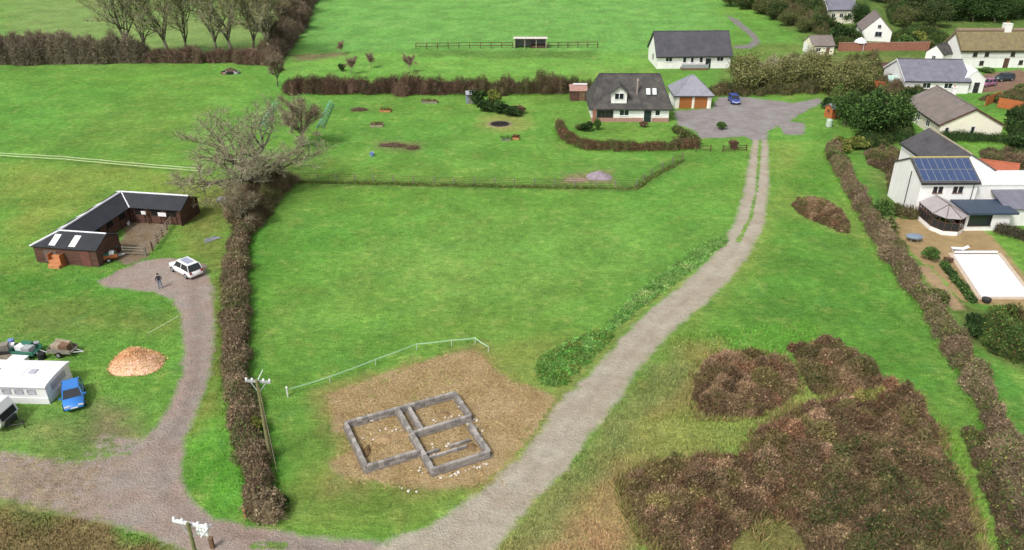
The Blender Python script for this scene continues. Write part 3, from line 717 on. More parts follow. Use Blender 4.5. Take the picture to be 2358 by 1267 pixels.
def window(root, face, off, u, z, w, h, frame=None, mull=1, sill=True, name='window', gm=None):
    fm = frame or upvc; b = MB(); t = .07
    onwall(b, face, off, u - w / 2, u + w / 2, z, z + t, -.03, .06); onwall(b, face, off, u - w / 2, u + w / 2, z + h - t, z + h, -.03, .06)
    onwall(b, face, off, u - w / 2, u - w / 2 + t, z + t, z + h - t, -.03, .058); onwall(b, face, off, u + w / 2 - t, u + w / 2, z + t, z + h - t, -.03, .058)
    for i in range(mull):
        x = u - w / 2 + w * (i + 1) / (mull + 1); onwall(b, face, off, x - .03, x + .03, z + t, z + h - t, -.03, .05)
    o = b.build(name, fm, root)
    onwall(p := MB(), face, off, u - w / 2 + t, u + w / 2 - t, z + t, z + h - t, -.03, .025); p.build('pane', gm or glass, o)
    if sill: onwall(q := MB(), face, off, u - w / 2 - .06, u + w / 2 + .06, z - .07, z - .004, -.03, .12); q.build('sill', fm, o)
    return o

def door(root, face, off, u, w, h, m, frame=None, z=0.0, name='door', glazed=False):
    onwall(b := MB(), face, off, u - w / 2, u + w / 2, z, z + h, -.03, .05); o = b.build(name, m, root)
    f = MB()
    for a, c in ((u - w / 2 - .08, u - w / 2 - .002), (u + w / 2 + .002, u + w / 2 + .08)): onwall(f, face, off, a, c, z, z + h, -.03, .07)
    onwall(f, face, off, u - w / 2 - .08, u + w / 2 + .08, z + h + .002, z + h + .08, -.03, .07); f.build('door_frame', frame or upvc, o)
    onwall(k := MB(), face, off, u + w / 2 - .16, u + w / 2 - .1, z + .95, z + 1.1, .051, .10); k.build('handle', metalg, o)
    if glazed: onwall(g := MB(), face, off, u - w * .3, u + w * .3, z + h * .5, z + h * .92, .0505, .06); g.build('pane', glass, o)
    return o

def gable_walls(root, L, W, he, hr, m, name='wall', z0=-.1):
    a, b = L / 2, W / 2
    sec = [(-b, z0), (b, z0), (b, he), (0, hr), (-b, he)]
    vs = [(x, y, z) for x in (-a, a) for y, z in sec]
    fs = [(0, 4, 3, 2, 1), (5, 6, 7, 8, 9)] + [(i, (i + 1) % 5, 5 + (i + 1) % 5, 5 + i) for i in range(5)]
    return MB().add(vs, fs).build(name, m, root)

def gable_roof(root, L, W, he, hr, m, ov=.35, vg=.25, t=.16, ridge=None, ridgew=.13):
    b = W / 2; sl = (hr - he) / b; lift = .03 + t
    a = L / 2 + vg; ye = b + ov; ze = he - ov * sl + lift; zr = hr + lift
    r = MB()
    for s in (-1, 1): r.slab([(-a, s * ye, ze), (a, s * ye, ze), (a, 0, zr), (-a, 0, zr)], t)
    ro = r.build('roof', m, root)
    MB().tube((-a - .01, 0, zr - .02), (a + .01, 0, zr - .02), ridgew, ridgew, 8).build('ridge_tiles', ridge or m, ro)
    for s in (-1, 1): MB().box(-a, a, s * (ye + .055) - .05, s * (ye + .055) + .05, ze - t - .06, ze - t + .05).build('gutter', gutter, ro)
    return ro

def barge(root, L, W, he, hr, m, ov=.35, vg=.25, t=.16, sides=(-1, 1)):
    b = W / 2; sl = (hr - he) / b; lift = .03 + t
    for sx in sides:
        x = sx * (L / 2 + vg + .022)
        for s in (-1, 1):
            ye = s * (b + ov); ze = he - ov * sl + lift; zr = hr + lift
            k = MB(); k.hexa([(x - .02, ye, ze - .3), (x + .02, ye, ze - .3), (x + .02, s * .001, zr - .3), (x - .02, s * .001, zr - .3),
                             (x - .02, ye, ze + .02), (x + .02, ye, ze + .02), (x + .02, s * .001, zr + .02), (x - .02, s * .001, zr + .02)])
            k.build('bargeboard', m, root)

def hip_roof(root, L, W, he, hr, inset, m, ov=.35, t=.14, ridge=None):
    a, b = L / 2 + ov, W / 2 + ov; zr = hr + t; ze = he + .02 + t - ov * (hr - he) / (W / 2) + .1
    A = [(-a, -b, ze), (a, -b, ze), (a, b, ze), (-a, b, ze)]; r0, r1 = (-a + inset + ov, 0, zr), (a - inset - ov, 0, zr)
    k = MB(); k.slab([A[0], A[1], r1, r0], t); k.slab([A[1], A[2], r1], t); k.slab([A[2], A[3], r0, r1], t); k.slab([A[3], A[0], r0], t)
    o = k.build('roof', m, root)
    k = MB().tube(Vector(r0) + Vector((0, 0, .0)), r1, .11, .11, 6)
    for p, q in ((A[0], r0), (A[3], r0), (A[1], r1), (A[2], r1)): k.tube(p, q, .09, .09, 6)
    k.build('ridge_tiles', ridge or m, o)
    f = MB()
    for p, q in ((A[0], A[1]), (A[1], A[2]), (A[2], A[3]), (A[3], A[0])):
        p, q = Vector(p), Vector(q); f.tube(p - Vector((0, 0, t + .03)), q - Vector((0, 0, t + .03)), .07, .07, 6)
    f.build('gutter', gutter, o)
    return o

def chimney(root, x, y, z0, z1, w, m, pots=2, cap=None):
    o = MB().box(x - w / 2, x + w / 2, y - w / 2, y + w / 2, z0, z1).box(x - w / 2 - .06, x + w / 2 + .06, y - w / 2 - .06, y + w / 2 + .06, z1 + .002, z1 + .12).build('chimney', m, root)
    for i in range(pots):
        xx = x + (i - (pots - 1) / 2) * .4; MB().tube((xx, y, z1 + .12), (xx, y, z1 + .5), .13, .1, 8).build('chimney_pot', terracotta, o)
    return o

# ---- chalet house
p0 = P(1358, 281); p1 = P(1546, 283)
HX = (p0.x + p1.x) / 2; LEN = 13.8; DEP = 9.4
ch = thing('chalet_house', 'white chalet house with dark tiled roof, gabled dormer and brick plinth', 'house', (HX, p0.y + DEP / 2), R(-.5))
gable_walls(ch, LEN - .3, DEP, 2.6, 3.4, white)
MB().box(-LEN / 2 - .0, LEN / 2 - .1, -DEP / 2 - .06, -DEP / 2 + .3, -.1, .75).build('brick_plinth', brickpale, ch)
hip_roof(ch, LEN, DEP, 2.6, 7.3, 1.5, slate_b, ov=.45)
off = DEP / 2
window(ch, 'front', off, -1.15, 1.15, 1.7, 1.1, mull=1); window(ch, 'front', off, 4.75, 1.15, .9, 1.1, mull=0)
door(ch, 'front', off + .06, 3.0, 1.3, 2.15, MAT('green_black_door', (.02, .035, .03), .5), name='front_door')
onwall(b := MB(), 'front', off, -5.9, -3.1, .76, 2.35, -.03, .04); rc = b.build('glazed_recess', glass, ch)
for i in range(5): onwall(b := MB(), 'front', off, -5.9 + i * .7 - .03, -5.9 + i * .7 + .03, .77, 2.34, .041, .08); b.build('mullion', mahog, rc)
onwall(b := MB(), 'front', off, -6.7, -6.15, -.1, 2.4, -.03, .5); b.build('brick_pier', brick, ch)
# dormer
dz, dx = 3.25, -2.15
dm = MB()
dm.add([(dx - 1.35, -4.3, dz), (dx + 1.35, -4.3, dz), (dx + 1.35, -4.3, dz + 2.0), (dx, -4.3, dz + 3.1), (dx - 1.35, -4.3, dz + 2.0),
        (dx - 1.35, -1.0, dz), (dx + 1.35, -1.0, dz), (dx + 1.35, -1.0, dz + 2.0), (dx, -1.0, dz + 3.1), (dx - 1.35, -1.0, dz + 2.0)],
       [(0, 1, 2, 3, 4), (0, 5, 6, 1), (1, 6, 7, 2), (2, 7, 8, 3), (3, 8, 9, 4), (4, 9, 5, 0), (5, 9, 8, 7, 6)])
dmo = dm.build('dormer', white, ch)
b = MB()
for s in (-1, 1): b.slab([(dx + s * 1.75, -4.75, dz + 1.82), (dx + s * 1.75, -.6, dz + 1.82), (dx, -.6, dz + 3.3), (dx, -4.75, dz + 3.3)], .12)
b.build('dormer_roof', slate_b, dmo)
b = MB()
for s in (-1, 1): b.hexa([(dx + s * 1.75, -4.80, dz + 1.62), (dx + s * 1.75, -4.76, dz + 1.62), (dx + s * .002, -4.76, dz + 3.05), (dx + s * .002, -4.80, dz + 3.05),
                          (dx + s * 1.75, -4.80, dz + 1.80), (dx + s * 1.75, -4.76, dz + 1.80), (dx + s * .002, -4.76, dz + 3.27), (dx + s * .002, -4.80, dz + 3.27)])
b.build('bargeboard', slate, dmo)
b = MB(); b.box(dx - .8, dx + .8, -4.36, -4.31, dz + .75, dz + 1.75); b.build('dormer_window', glass, dmo)
b = MB()
for x in (-.8, 0, .8): b.box(dx + x - .05, dx + x + .05, -4.40, -4.365, dz + .7, dz + 1.8)
for z in (.7, 1.74): b.box(dx - .849, dx + .849, -4.398, -4.366, dz + z, dz + z + .07)
b.build('window_frame', upvc, dmo)
def roofz(y): return 2.6 + .3 + (4.7) * (1 - abs(y) / (DEP / 2 + .2))
for x in (3.1, 4.2):
    b = MB(); y0, y1 = -3.3, -2.4
    b.slab([(x - .3, y0, roofz(y0) + .12), (x + .3, y0, roofz(y0) + .12), (x + .3, y1, roofz(y1) + .12), (x - .3, y1, roofz(y1) + .12)], .1); rl = b.build('rooflight', rooflight, ch)
    for s in (-1, 1):
        b = MB(); b.slab([(x + s * .36 - .05, y0, roofz(y0) + .14), (x + s * .36 + .05, y0, roofz(y0) + .14), (x + s * .36 + .05, y1, roofz(y1) + .14), (x + s * .36 - .05, y1, roofz(y1) + .14)], .12)
        b.build('rooflight_frame', fasciam, rl)
fl = MB().tube((1.15, -2.9, 4.2), (1.15, -2.9, 6.9), .17, .17, 10).tube((1.15, -2.9, 6.902), (1.15, -2.9, 7.2), .24, .2, 10).build('flue_pipe', MAT('pinkish_flue', (.34, .27, .25), .6), ch)
an = thing('lean_to_shed', 'brown lean-to shed with white roof edge beside the chalet house', 'shed', (P(1332, 232).x, P(1332, 232).y + 1.2), R(-.5))
MB().box(-1.6, 1.6, -1.4, 1.4, -.1, 1.9).build('wall', timber, an)
b = MB(); b.slab([(-1.75, -1.6, 1.98), (1.75, -1.6, 1.98), (1.75, 1.6, 2.5), (-1.75, 1.6, 2.5)], .07); rf = b.build('roof', brickpale, an)
MB().box(-1.0, 1.75, .95, 1.5, 2.52, 2.7).build('roof_hatch', plastic_w, rf)
door(an, 'front', 1.4, .7, .8, 1.7, brownwood, brownwood)

# ---- double garage
g0 = P(1555, 250); g1 = P(1637, 250); GW = 6.7
ga = thing('double_garage', 'double garage with two golden brown doors and grey hipped roof', 'garage', ((g0.x + g1.x) / 2 - .1, g0.y + 3.2), R(0))
MB().box(-GW / 2, GW / 2, -3.2, 3.2, -.1, 2.55).build('wall', white, ga)
hip_roof(ga, GW, 6.4, 2.55, 5.3, 3.0, greyslate, ov=.4, ridge=greyslate)
for x in (-1.42, 1.42):
    onwall(b := MB(), 'front', 3.2, x - 1.18, x + 1.18, 0, 2.15, -.02, .03); gd = b.build('garage_door', garagedoor, ga)
    for k in range(4): onwall(b := MB(), 'front', 3.2, x - 1.16, x + 1.16, .03 + k * .53, .03 + k * .53 + .5, .031, .06); b.build('door_panel', garagedoor, gd)
for x, w in ((-3.0, .3), (0, .3), (3.0, .3)): onwall(b := MB(), 'front', 3.2, x - w / 2, x + w / 2, -.1, 2.5, .0, .1); b.build('pier', cream, ga)

# ---- white bungalow
b0 = P(1508, 158)
bu = thing('white_bungalow', 'long white bungalow with plain dark grey roof and recessed decked porch', 'house', (b0.x + 8.3, b0.y + 5.0), R(2.2))
gable_walls(bu, 16.4, 10, 2.9, 7.0, white)
gable_roof(bu, 16.4, 10, 2.9, 7.0, MAT('charcoal_tile', (.07, .068, .078), .75, .28, .5, fine=.3), ov=.45, vg=.3)
barge(bu, 16.4, 10, 2.9, 7.0, gutter, ov=.45, vg=.3)
for u, z, w, h in ((-5.6, 1.55, 1.5, .9), (-2.1, 1.3, .8, 1.2), (-.4, 1.3, .7, 1.2), (1.6, 1.3, .8, 1.2), (5.8, 1.55, 1.5, .9)): window(bu, 'front', 5.0, u, z, w, h, mull=0 if w < 1 else 1)
window(bu, 'left', 5.0 + 3.2, .6, 1.2, 1.3, 1.2, frame=fasciam); door(bu, 'front', 5.0, 3.2, 1.0, 2.1, gutter, gutter, name='front_door', glazed=True)
b = MB(); b.box(-2.9, 2.9, -6.6, -5.02, -.1, .45); dk = b.build('deck', brownwood, bu)
MB().box(-2.9, 2.9, -6.62, -6.56, .452, 1.25).build('balustrade', fasciam, dk)
for x in (-2.9, 2.9): MB().box(x - .06, x + .06, -6.66, -6.5, .45, 1.4).build('post', fasciam, dk)

# ---- field shelter and its pen
sx0 = P(1185, 112); sx1 = P(1258, 112)
sh = thing('field_shelter', 'open fronted field shelter with pale pink roof in the paddock', 'shelter', ((sx0.x + sx1.x) / 2, sx0.y + 1.6), R(-.5))
SW = sx1.x - sx0.x
b = MB(); b.box(-SW / 2, SW / 2, 1.5, 1.6, 0, 2.0).box(-SW / 2, -SW / 2 + .1, -1.6, 1.499, 0, 2.1).box(SW / 2 - .1, SW / 2, -1.6, 1.499, 0, 2.1); b.build('wall', fasciam, sh)
MB().box(-.05, .05, -1.6, 1.49, 0, 2.1).build('partition', timber, sh)
b = MB(); b.slab([(-SW / 2 - .3, -1.9, 2.5), (SW / 2 + .3, -1.9, 2.5), (SW / 2 + .3, 1.9, 2.15), (-SW / 2 - .3, 1.9, 2.15)], .12); b.build('roof', MAT('pink_white_sheet', (.68, .60, .56), .6, .06), sh)
for x in (-SW / 2 + .1, -1.4, 1.4, SW / 2 - .1): MB().box(x - .09, x + .09, -1.62, -1.45, 0, 2.3).build('post', palewood, sh)
MB().box(.2, SW / 2 - .3, -1.3, 1.2, .0, .5).build('floor_straw', earthm, sh)

def post_rail(name, label, pts, h, rails, spacing, pm, rm, cat='fence', pr=.06, rt=.025, rh=.1, group=None, closed=False, loc=None):
    pts = [Vector((p[0], p[1], 0)) for p in pts]
    root = thing(name, label, cat, pts[0], group=group); o = pts[0]
    pm_mesh = MB().box(-pr, pr, -pr, pr, -.2, h).mesh('post', pm)
    segs = list(zip(pts[:-1], pts[1:]))
    first = True
    for a, b in segs:
        n = max(1, round((b - a).length / spacing))
        ang = math.atan2(b.y - a.y, b.x - a.x)
        for i in range(0 if first else 1, n + 1):
            q = a + (b - a) * i / n - o
            k = link('post', pm_mesh, root); k.location = (q.x, q.y, random.uniform(-.06, .03)); k.rotation_euler = (random.gauss(0, .02), random.gauss(0, .02), ang)
        first = False
        nn = Vector((-math.sin(ang), math.cos(ang), 0)) * (pr + rt + .002)
        for z in rails:
            for i in range(n):
                q0 = a + (b - a) * i / n - o; q1 = a + (b - a) * (i + 1) / n - o
                m = MB(); s = nn.normalized() * rt
                z0 = z + random.uniform(-.02, .02); z1 = z + random.uniform(-.02, .02)
                m.hexa([(*(q0 + nn - s).xy, z0 - rh / 2), (*(q1 + nn - s).xy, z1 - rh / 2), (*(q1 + nn + s).xy, z1 - rh / 2), (*(q0 + nn + s).xy, z0 - rh / 2),
                        (*(q0 + nn - s).xy, z0 + rh / 2), (*(q1 + nn - s).xy, z1 + rh / 2), (*(q1 + nn + s).xy, z1 + rh / 2), (*(q0 + nn + s).xy, z0 + rh / 2)])
                m.build('rail', rm, root)
    return root

def W(*pts): return [P(*q) for q in pts]
post_rail('paddock_fence', 'long dark post and rail fence along the paddock behind the field shelter', W((958, 113), (1180, 111)) , 1.5, (.65, 1.35), 2.6, timber, timber, pr=.09, rh=.16)
post_rail('paddock_fence', 'dark post and rail fence between the field shelter and the white bungalow', W((1262, 111), (1376, 110)), 1.5, (.65, 1.35), 2.6, timber, timber, pr=.09, rh=.16)

# ---- thatched cottage
tc = thing('thatched_cottage', 'long white cottage with brown thatched roof and white chimney', 'house', (108.5, 183.6), R(1))
gable_walls(tc, 19, 7.2, 4.0, 7.0, white)
ro = gable_roof(tc, 19, 7.2, 4.0, 7.0, thatch, ov=.7, vg=.3, t=.5, ridge=MAT('thatch_ridge', (.23, .17, .12), .95, .2), ridgew=.45)
chimney(tc, 1.6, .2, 6.5, 8.8, 1.5, white, 2)
for u, z in ((-6.2, 2.5), (-3.6, 2.5), (2.2, 2.5), (-4.3, .6), (4.5, .7), (6.0, 2.5)): window(tc, 'front', 3.6, u, z, .95, .95, frame=mahog, mull=1)
door(tc, 'front', 3.6, 1.2, 1.0, 2.0, mahog, mahog, name='front_door')
lw = thing('cottage_outhouse', 'small white gabled outhouse joined to the thatched cottage', 'outhouse', (96.6, 184.0), R(35))
gable_walls(lw, 4.2, 4.0, 2.6, 4.3, white); gable_roof(lw, 4.2, 4.0, 2.6, 4.3, slate_b, ov=.2, vg=.1)
window(lw, 'left', 2.1, 0, 1.2, .9, .9)

# ---- far white house
fw = thing('far_white_house', 'white gabled house with brown tiled roof among trees', 'house', (93.6, 213.5), R(76))
gable_walls(fw, 10, 7.0, 2.5, 6.0, white); gable_roof(fw, 10, 7.0, 2.5, 6.0, browntile, ov=.25, vg=.1)
window(fw, 'left', 5.0, .4, 1.2, 1.6, 1.2, frame=fasciam); window(fw, 'left', 5.0, .3, 3.3, .8, .8, frame=fasciam)
fw2 = thing('grey_roofed_house', 'low house with grey roof and white trim behind a conifer', 'house', (92.0, 236.0), R(4))
gable_walls(fw2, 8.0, 6.0, 3.8, 6.0, cream); gable_roof(fw2, 8.0, 6.0, 3.8, 6.0, bluegrey, ov=.35, vg=.3); barge(fw2, 8.0, 6.0, 3.8, 6.0, upvc, vg=.3)
for u in (-2.3, 0, 2.3): window(fw2, 'front', 3.0, u, 1.6, 1.1, 1.2)

# ---- small cream garage
sg = thing('cream_outbuilding', 'small cream outbuilding with dull brown roof standing on its own in the grass', 'outbuilding', (73.2, 195.2), R(3))
gable_walls(sg, 5.2, 5.6, 2.2, 3.9, cream); gable_roof(sg, 5.2, 5.6, 2.2, 3.9, browntile, ov=.2, vg=.15)
MB().box(-2.63, -2.605, -2.78, 2.78, 0, 2.2).build('white_gable', white, sg)
window(sg, 'front', 2.8, -1.2, .9, 1.1, .9); door(sg, 'front', 2.8, 1.1, .9, 1.9, brownwood)

# ---- grey bungalow
gb = thing('grey_roofed_bungalow', 'white bungalow with wide blue grey tiled roof', 'house', (84.4, 164.0), R(-3))
gable_walls(gb, 12.5, 11.4, 2.4, 5.3, white); gable_roof(gb, 12.5, 11.4, 2.4, 5.3, bluegrey, ov=.3, vg=.2, ridge=slate)
barge(gb, 12.5, 11.4, 2.4, 5.3, upvc, ov=.3, vg=.2, sides=(-1,))
window(gb, 'left', 6.25, 2.4, 1.0, 1.2, 1.1); window(gb, 'left', 6.25, -1.8, 1.0, 1.2, 1.1); window(gb, 'front', 5.7, -2, 1.0, 1.6, 1.1); window(gb, 'front', 5.7, 2.2, 1.0, 1.6, 1.1)
pw = thing('white_porch_wing', 'white gabled porch wing on the blue grey roofed bungalow', 'porch', (91.6, 161.4), R(87))
gable_walls(pw, 5.5, 4.2, 2.7, 4.4, white); gable_roof(pw, 5.5, 4.2, 2.7, 4.4, upvc, ov=.12, vg=.1, t=.1)
window(pw, 'left', 2.75, -1.0, .8, .8, 1.3, frame=gutter); door(pw, 'left', 2.75, .7, .9, 2.0, gutter, gutter)

# ---- brown roofed bungalow
bb = thing('cream_bungalow', 'cream bungalow with brown tiled roof and wide plain gable wall', 'house', (76.2, 136.4), R(90 - 1.5))
gable_walls(bb, 14.5, 10.2, 2.5, 5.1, cream); gable_roof(bb, 14.5, 10.2, 2.5, 5.1, browntile, ov=.35, vg=.2, ridge=MAT('brown_ridge', (.15, .12, .11), .8))
barge(bb, 14.5, 10.2, 2.5, 5.1, timber, ov=.35, vg=.2, sides=(-1,))
window(bb, 'left', 7.25, .3, .7, .6, 1.5, frame=fasciam, mull=0); window(bb, 'left', 7.25, -3.9, .4, .6, 1.6, frame=fasciam, mull=0)
for u in (-4.5, -1.0, 3.0): window(bb, 'back', 5.1, u, .9, 1.4, 1.1)
chimney(bb, 3.5, -1.2, 4.4, 5.9, .7, white, 1)

# ---- house with solar panels
sp = thing('solar_panel_house', 'tall white house with a grid of solar panels on its front roof', 'house', (56.0, 100.4), R(1))
gable_walls(sp, 7.4, 7.8, 4.9, 6.75, white)
gable_roof(sp, 7.4, 7.8, 4.9, 6.75, slate, ov=.3, vg=.15, ridge=MAT('lichen_ridge', (.42, .36, .14), .9))
sl_ = (6.75 - 4.9) / 3.9
def spz(y): return 6.75 + .19 - sl_ * abs(y) + .08
PWD, rows = 7.2 / 8, ((-3.95, -2.15), (-2.1, -.3))
k = 0
pn = MB(); y0, y1 = -.9, .9
for r0, r1 in rows:
    for i in range(8):
        x = -3.6 + PWD * (i + .5)
        f = MB(); f.slab([(x - PWD / 2 + .015, r0, spz(r0)), (x + PWD / 2 - .015, r0, spz(r0)), (x + PWD / 2 - .015, r1, spz(r1)), (x - PWD / 2 + .015, r1, spz(r1))], .05); fo = f.build('solar_panel', alu, sp)
        f = MB(); f.slab([(x - PWD / 2 + .05, r0 + .04, spz(r0 + .04) + .012), (x + PWD / 2 - .05, r0 + .04, spz(r0 + .04) + .012), (x + PWD / 2 - .05, r1 - .04, spz(r1 - .04) + .012), (x - PWD / 2 + .05, r1 - .04, spz(r1 - .04) + .012)], .01); f.build('cells', solar, fo)
for u in (-1.75, -1.05, .85, 1.55): window(sp, 'front', 3.9, u, 3.5, .55, .85, frame=mahog, mull=0)
MB().tube((3.1, -4.0, .2), (3.1, -4.0, 4.7), .05, .05, 6).build('downpipe', gutter, sp); MB().tube((-3.76, -1.0, .2), (-3.76, -1.0, 5.4), .06, .06, 6).build('downpipe', gutter, sp)
rw = thing('rear_wing', 'slate roofed rear wing behind the solar panel house', 'house wing', (61.2, 108.2), R(91))
gable_walls(rw, 11.5, 7.2, 4.4, 6.5, white); gable_roof(rw, 11.5, 7.2, 4.4, 6.5, slate, ov=.3, vg=.15, ridge=MAT('pale_ridge', (.34, .29, .2), .9))
window(rw, 'back', 3.6, 3.9, 2.3, 1.0, 1.1)
ex = thing('flat_roofed_extension', 'white flat roofed extension with grey lean-to roof beside the solar panel house', 'extension', (66.5, 98.6), R(1))
MB().box(-6.6, 6, -.9, 4.0, -.1, 4.1).build('wall', white, ex)
MB().box(-6.75, 6.1, -1.0, 4.1, 4.103, 4.25).build('flat_roof', upvc, ex)
MB().box(-4.0, 6, -4.6, -.903, -.1, 2.3).build('lower_wall', white, ex)
b = MB(); b.slab([(-4.3, -4.95, 2.42), (6.1, -4.95, 2.42), (6.1, -.905, 3.5), (-4.3, -.905, 3.5)], .12); b.build('lean_to_roof', bluegrey, ex)
window(ex, 'front', 4.6, 1.0, .9, 1.8, 1.0, frame=gutter); window(ex, 'front', 4.6, 4.2, .9, 1.8, 1.0, frame=gutter)
gr = thing('garden_room', 'low white garden room with navy flat roof and wide dark glazing', 'extension', (59.3, 94.4), R(1))
MB().box(-2.6, 3.1, -2.0, 2.0, -.1, 2.35).build('wall', white, gr)
MB().box(-2.7, 3.7, -2.5, 2.0, 2.353, 2.62).build('flat_roof', navy, gr)
window(gr, 'front', 2.0, -.7, .75, 2.9, 1.45, frame=gutter, mull=3)
# conservatory
cvp = [(52.7, 96.35), (52.75, 92.6), (53.6, 91.1), (55.3, 90.8), (56.55, 91.9), (56.6, 96.35)]
cvc = (54.7, 93.8)
cv = thing('conservatory', 'brown framed conservatory with pale grey faceted roof beside the patio', 'conservatory', (*cvc, 0))
loc = [(a - cvc[0], b_ - cvc[1]) for a, b_ in cvp]
b = MB()
for (ax, ay), (bx_, by_) in zip(loc[:-1], loc[1:]):
    d = Vector((bx_ - ax, by_ - ay, 0)); nn = Vector((d.y, -d.x, 0)).normalized() * .1
    for z0, z1, m in ((-.1, .55, 'w'),):
        b.hexa([(ax, ay, z0), (bx_, by_, z0), (bx_ - nn.x, by_ - nn.y, z0), (ax - nn.x, ay - nn.y, z0), (ax, ay, z1), (bx_, by_, z1), (bx_ - nn.x, by_ - nn.y, z1), (ax - nn.x, ay - nn.y, z1)])
b.build('dwarf_wall', white, cv)
for (ax, ay), (bx_, by_) in zip(loc[:-1], loc[1:]):
    d = Vector((bx_ - ax, by_ - ay, 0)); L = d.length; n = max(1, round(L / .75)); ang = math.atan2(d.y, d.x)
    for i in range(n):
        fo = MB().box(L * i / n, L * i / n + .07, .0, .09, .552, 2.3, ang, (ax, ay, 0)).box(L * i / n + .07, L * (i + 1) / n, .002, .088, 2.18, 2.298, ang, (ax, ay, 0)).box(L * i / n + .07, L * (i + 1) / n, .002, .088, .554, .63, ang, (ax, ay, 0)).box(L * i / n + .07, L * (i + 1) / n, .004, .086, 1.6, 1.66, ang, (ax, ay, 0)).build('window', mahog, cv)
        MB().box(L * i / n + .072, L * (i + 1) / n - .002, .03, .05, .632, 1.598, ang, (ax, ay, 0)).build('pane', glass, fo)
b = MB(); top0, top1 = Vector((-.2, 2.5, 3.25)), Vector((.0, -.7, 3.25))
lo3 = [Vector((x * 1.06, y * 1.06 if y < 2 else y, 2.32)) for x, y in loc]
b.slab([lo3[0], lo3[1], top1, top0], .05); b.slab([lo3[1], lo3[2], top1], .05); b.slab([lo3[2], lo3[3], top1], .05); b.slab([lo3[3], lo3[4], top1], .05); b.slab([lo3[4], lo3[5], top0, top1], .05)
cr = b.build('roof', polyc, cv)
b = MB()
for p_, q_ in ((lo3[1], top1), (lo3[2], top1), (lo3[3], top1), (lo3[4], top1), (top0, top1)): b.tube(p_ + Vector((0, 0, .03)), q_ + Vector((0, 0, .03)), .04, .04, 6)
b.build('glazing_bar', mahog, cr)

# ---- pool
pa, pb, pc_ = P(2195, 588), P(2298, 588), P(2259, 685)
ux = (pb - pa).normalized(); vy = (pc_ - pa); PLn = vy.length; vy.normalize(); PWd = (pb - pa).length
pl = thing('swimming_pool', 'rectangular swimming pool under a plain white cover with tan coping', 'pool', pa)
def pq(u, v, z): q = ux * u + vy * v; return (q.x, q.y, z)
b = MB(); b.hexa([pq(0, 0, .03), pq(PWd, 0, .03), pq(PWd, PLn, .03), pq(0, PLn, .03), pq(0, 0, .12), pq(PWd, 0, .12), pq(PWd, PLn, .12), pq(0, PLn, .12)]); b.build('cover', poolcover, pl)
for u0, u1, v0, v1 in ((-.5, -.004, -.5, PLn + .5), (PWd + .004, PWd + .5, -.5, PLn + .5), (0, PWd, -.5, -.004), (0, PWd, PLn + .004, PLn + .5)):
    b = MB(); b.hexa([pq(u0, v0, .01), pq(u1, v0, .01), pq(u1, v1, .01), pq(u0, v1, .01), pq(u0, v0, .09), pq(u1, v0, .09), pq(u1, v1, .09), pq(u0, v1, .09)]); b.build('coping', coping, pl)
MB().tube(pq(.1, -.2, .35), pq(PWd - .1, -.2, .35), .14, .14, 10).build('cover_roller', plastic_w, pl)

# ---- L shaped stables
ST = thing('stable_block', 'u shaped dark brown timber stables with black roof and white ridge strips', 'stable', (-52.7, 85.35), R(-9))
e, zr, ze, h_ = 2.4, 3.25, 2.15, 2.2
FX, BX, BY = 5.9, 9.4, 12.3
def sz(t): return zr - (zr - ze) * t / e
Apt, Bpt = (0, 0, zr), (0, BY, zr)
slopes = [[(-e, -e, ze), (FX, -e, ze), (FX, 0, zr), Apt], [Apt, Bpt, (-e, BY + e, ze), (-e, -e, ze)], [(-e, BY + e, ze), Bpt, (BX, BY, zr), (BX, BY + e, ze)],
          [Apt, (FX, 0, zr), (FX, e, ze), (e, e, ze)], [Apt, (e, e, ze), (e, BY - e, ze), Bpt], [Bpt, (e, BY - e, ze), (BX, BY - e, ze), (BX, BY, zr)]]
for q in slopes: MB().slab(q, .08).build('roof_slope', blackroof, ST)
strip = lambda p, q, r=.09: MB().tube(Vector(p) + Vector((0, 0, .02)), Vector(q) + Vector((0, 0, .02)), r, r, 6)
for p, q, r in ((Apt, Bpt, .13), (Apt, (FX, 0, zr), .1), (Bpt, (BX, BY, zr), .12), ((-e, -e, ze), Apt, .12), ((-e, BY + e, ze), Bpt, .11), ((e, BY - e, ze), Bpt, .08)):
    strip(p, q, r).build('ridge_strip', ridgewhite, ST)
def skylight(p, q, w, name='roof_light'):
    p = Vector(p); q = Vector(q); d = (q - p); s = Vector((w[0], w[1], 0))
    MB().slab([p, p + s, q + s, q], .03).build(name, rooflight, ST)
for x in (-.2, 2.3): skylight((x, -e + .3, sz(e - .3) + .04), (x, -.55, sz(.55) + .04), (.8, 0))
for y in (2.0, 5.5, 9.0): skylight((-e + .35, y, sz(e - .35) + .04), (-.5, y, sz(.5) + .04), (0, .8))
for x in (2.2, 6.6): skylight((x, BY + e - .3, sz(e - .3) + .04), (x, BY + .5, sz(.5) + .04), (.8, 0))
hh = sz(h_) - .1
wallm = timber
def wl(x0, x1, y0, y1, z1=None): return MB().box(x0, x1, y0, y1, -.1, z1 or hh).build('wall', wallm, ST)
wl(-h_, FX - .2, -h_, -h_ + .1); wl(-h_, -h_ + .1, -h_ + .1, BY + h_); wl(-h_ + .1, BX - .2, BY + h_ - .1, BY + h_)
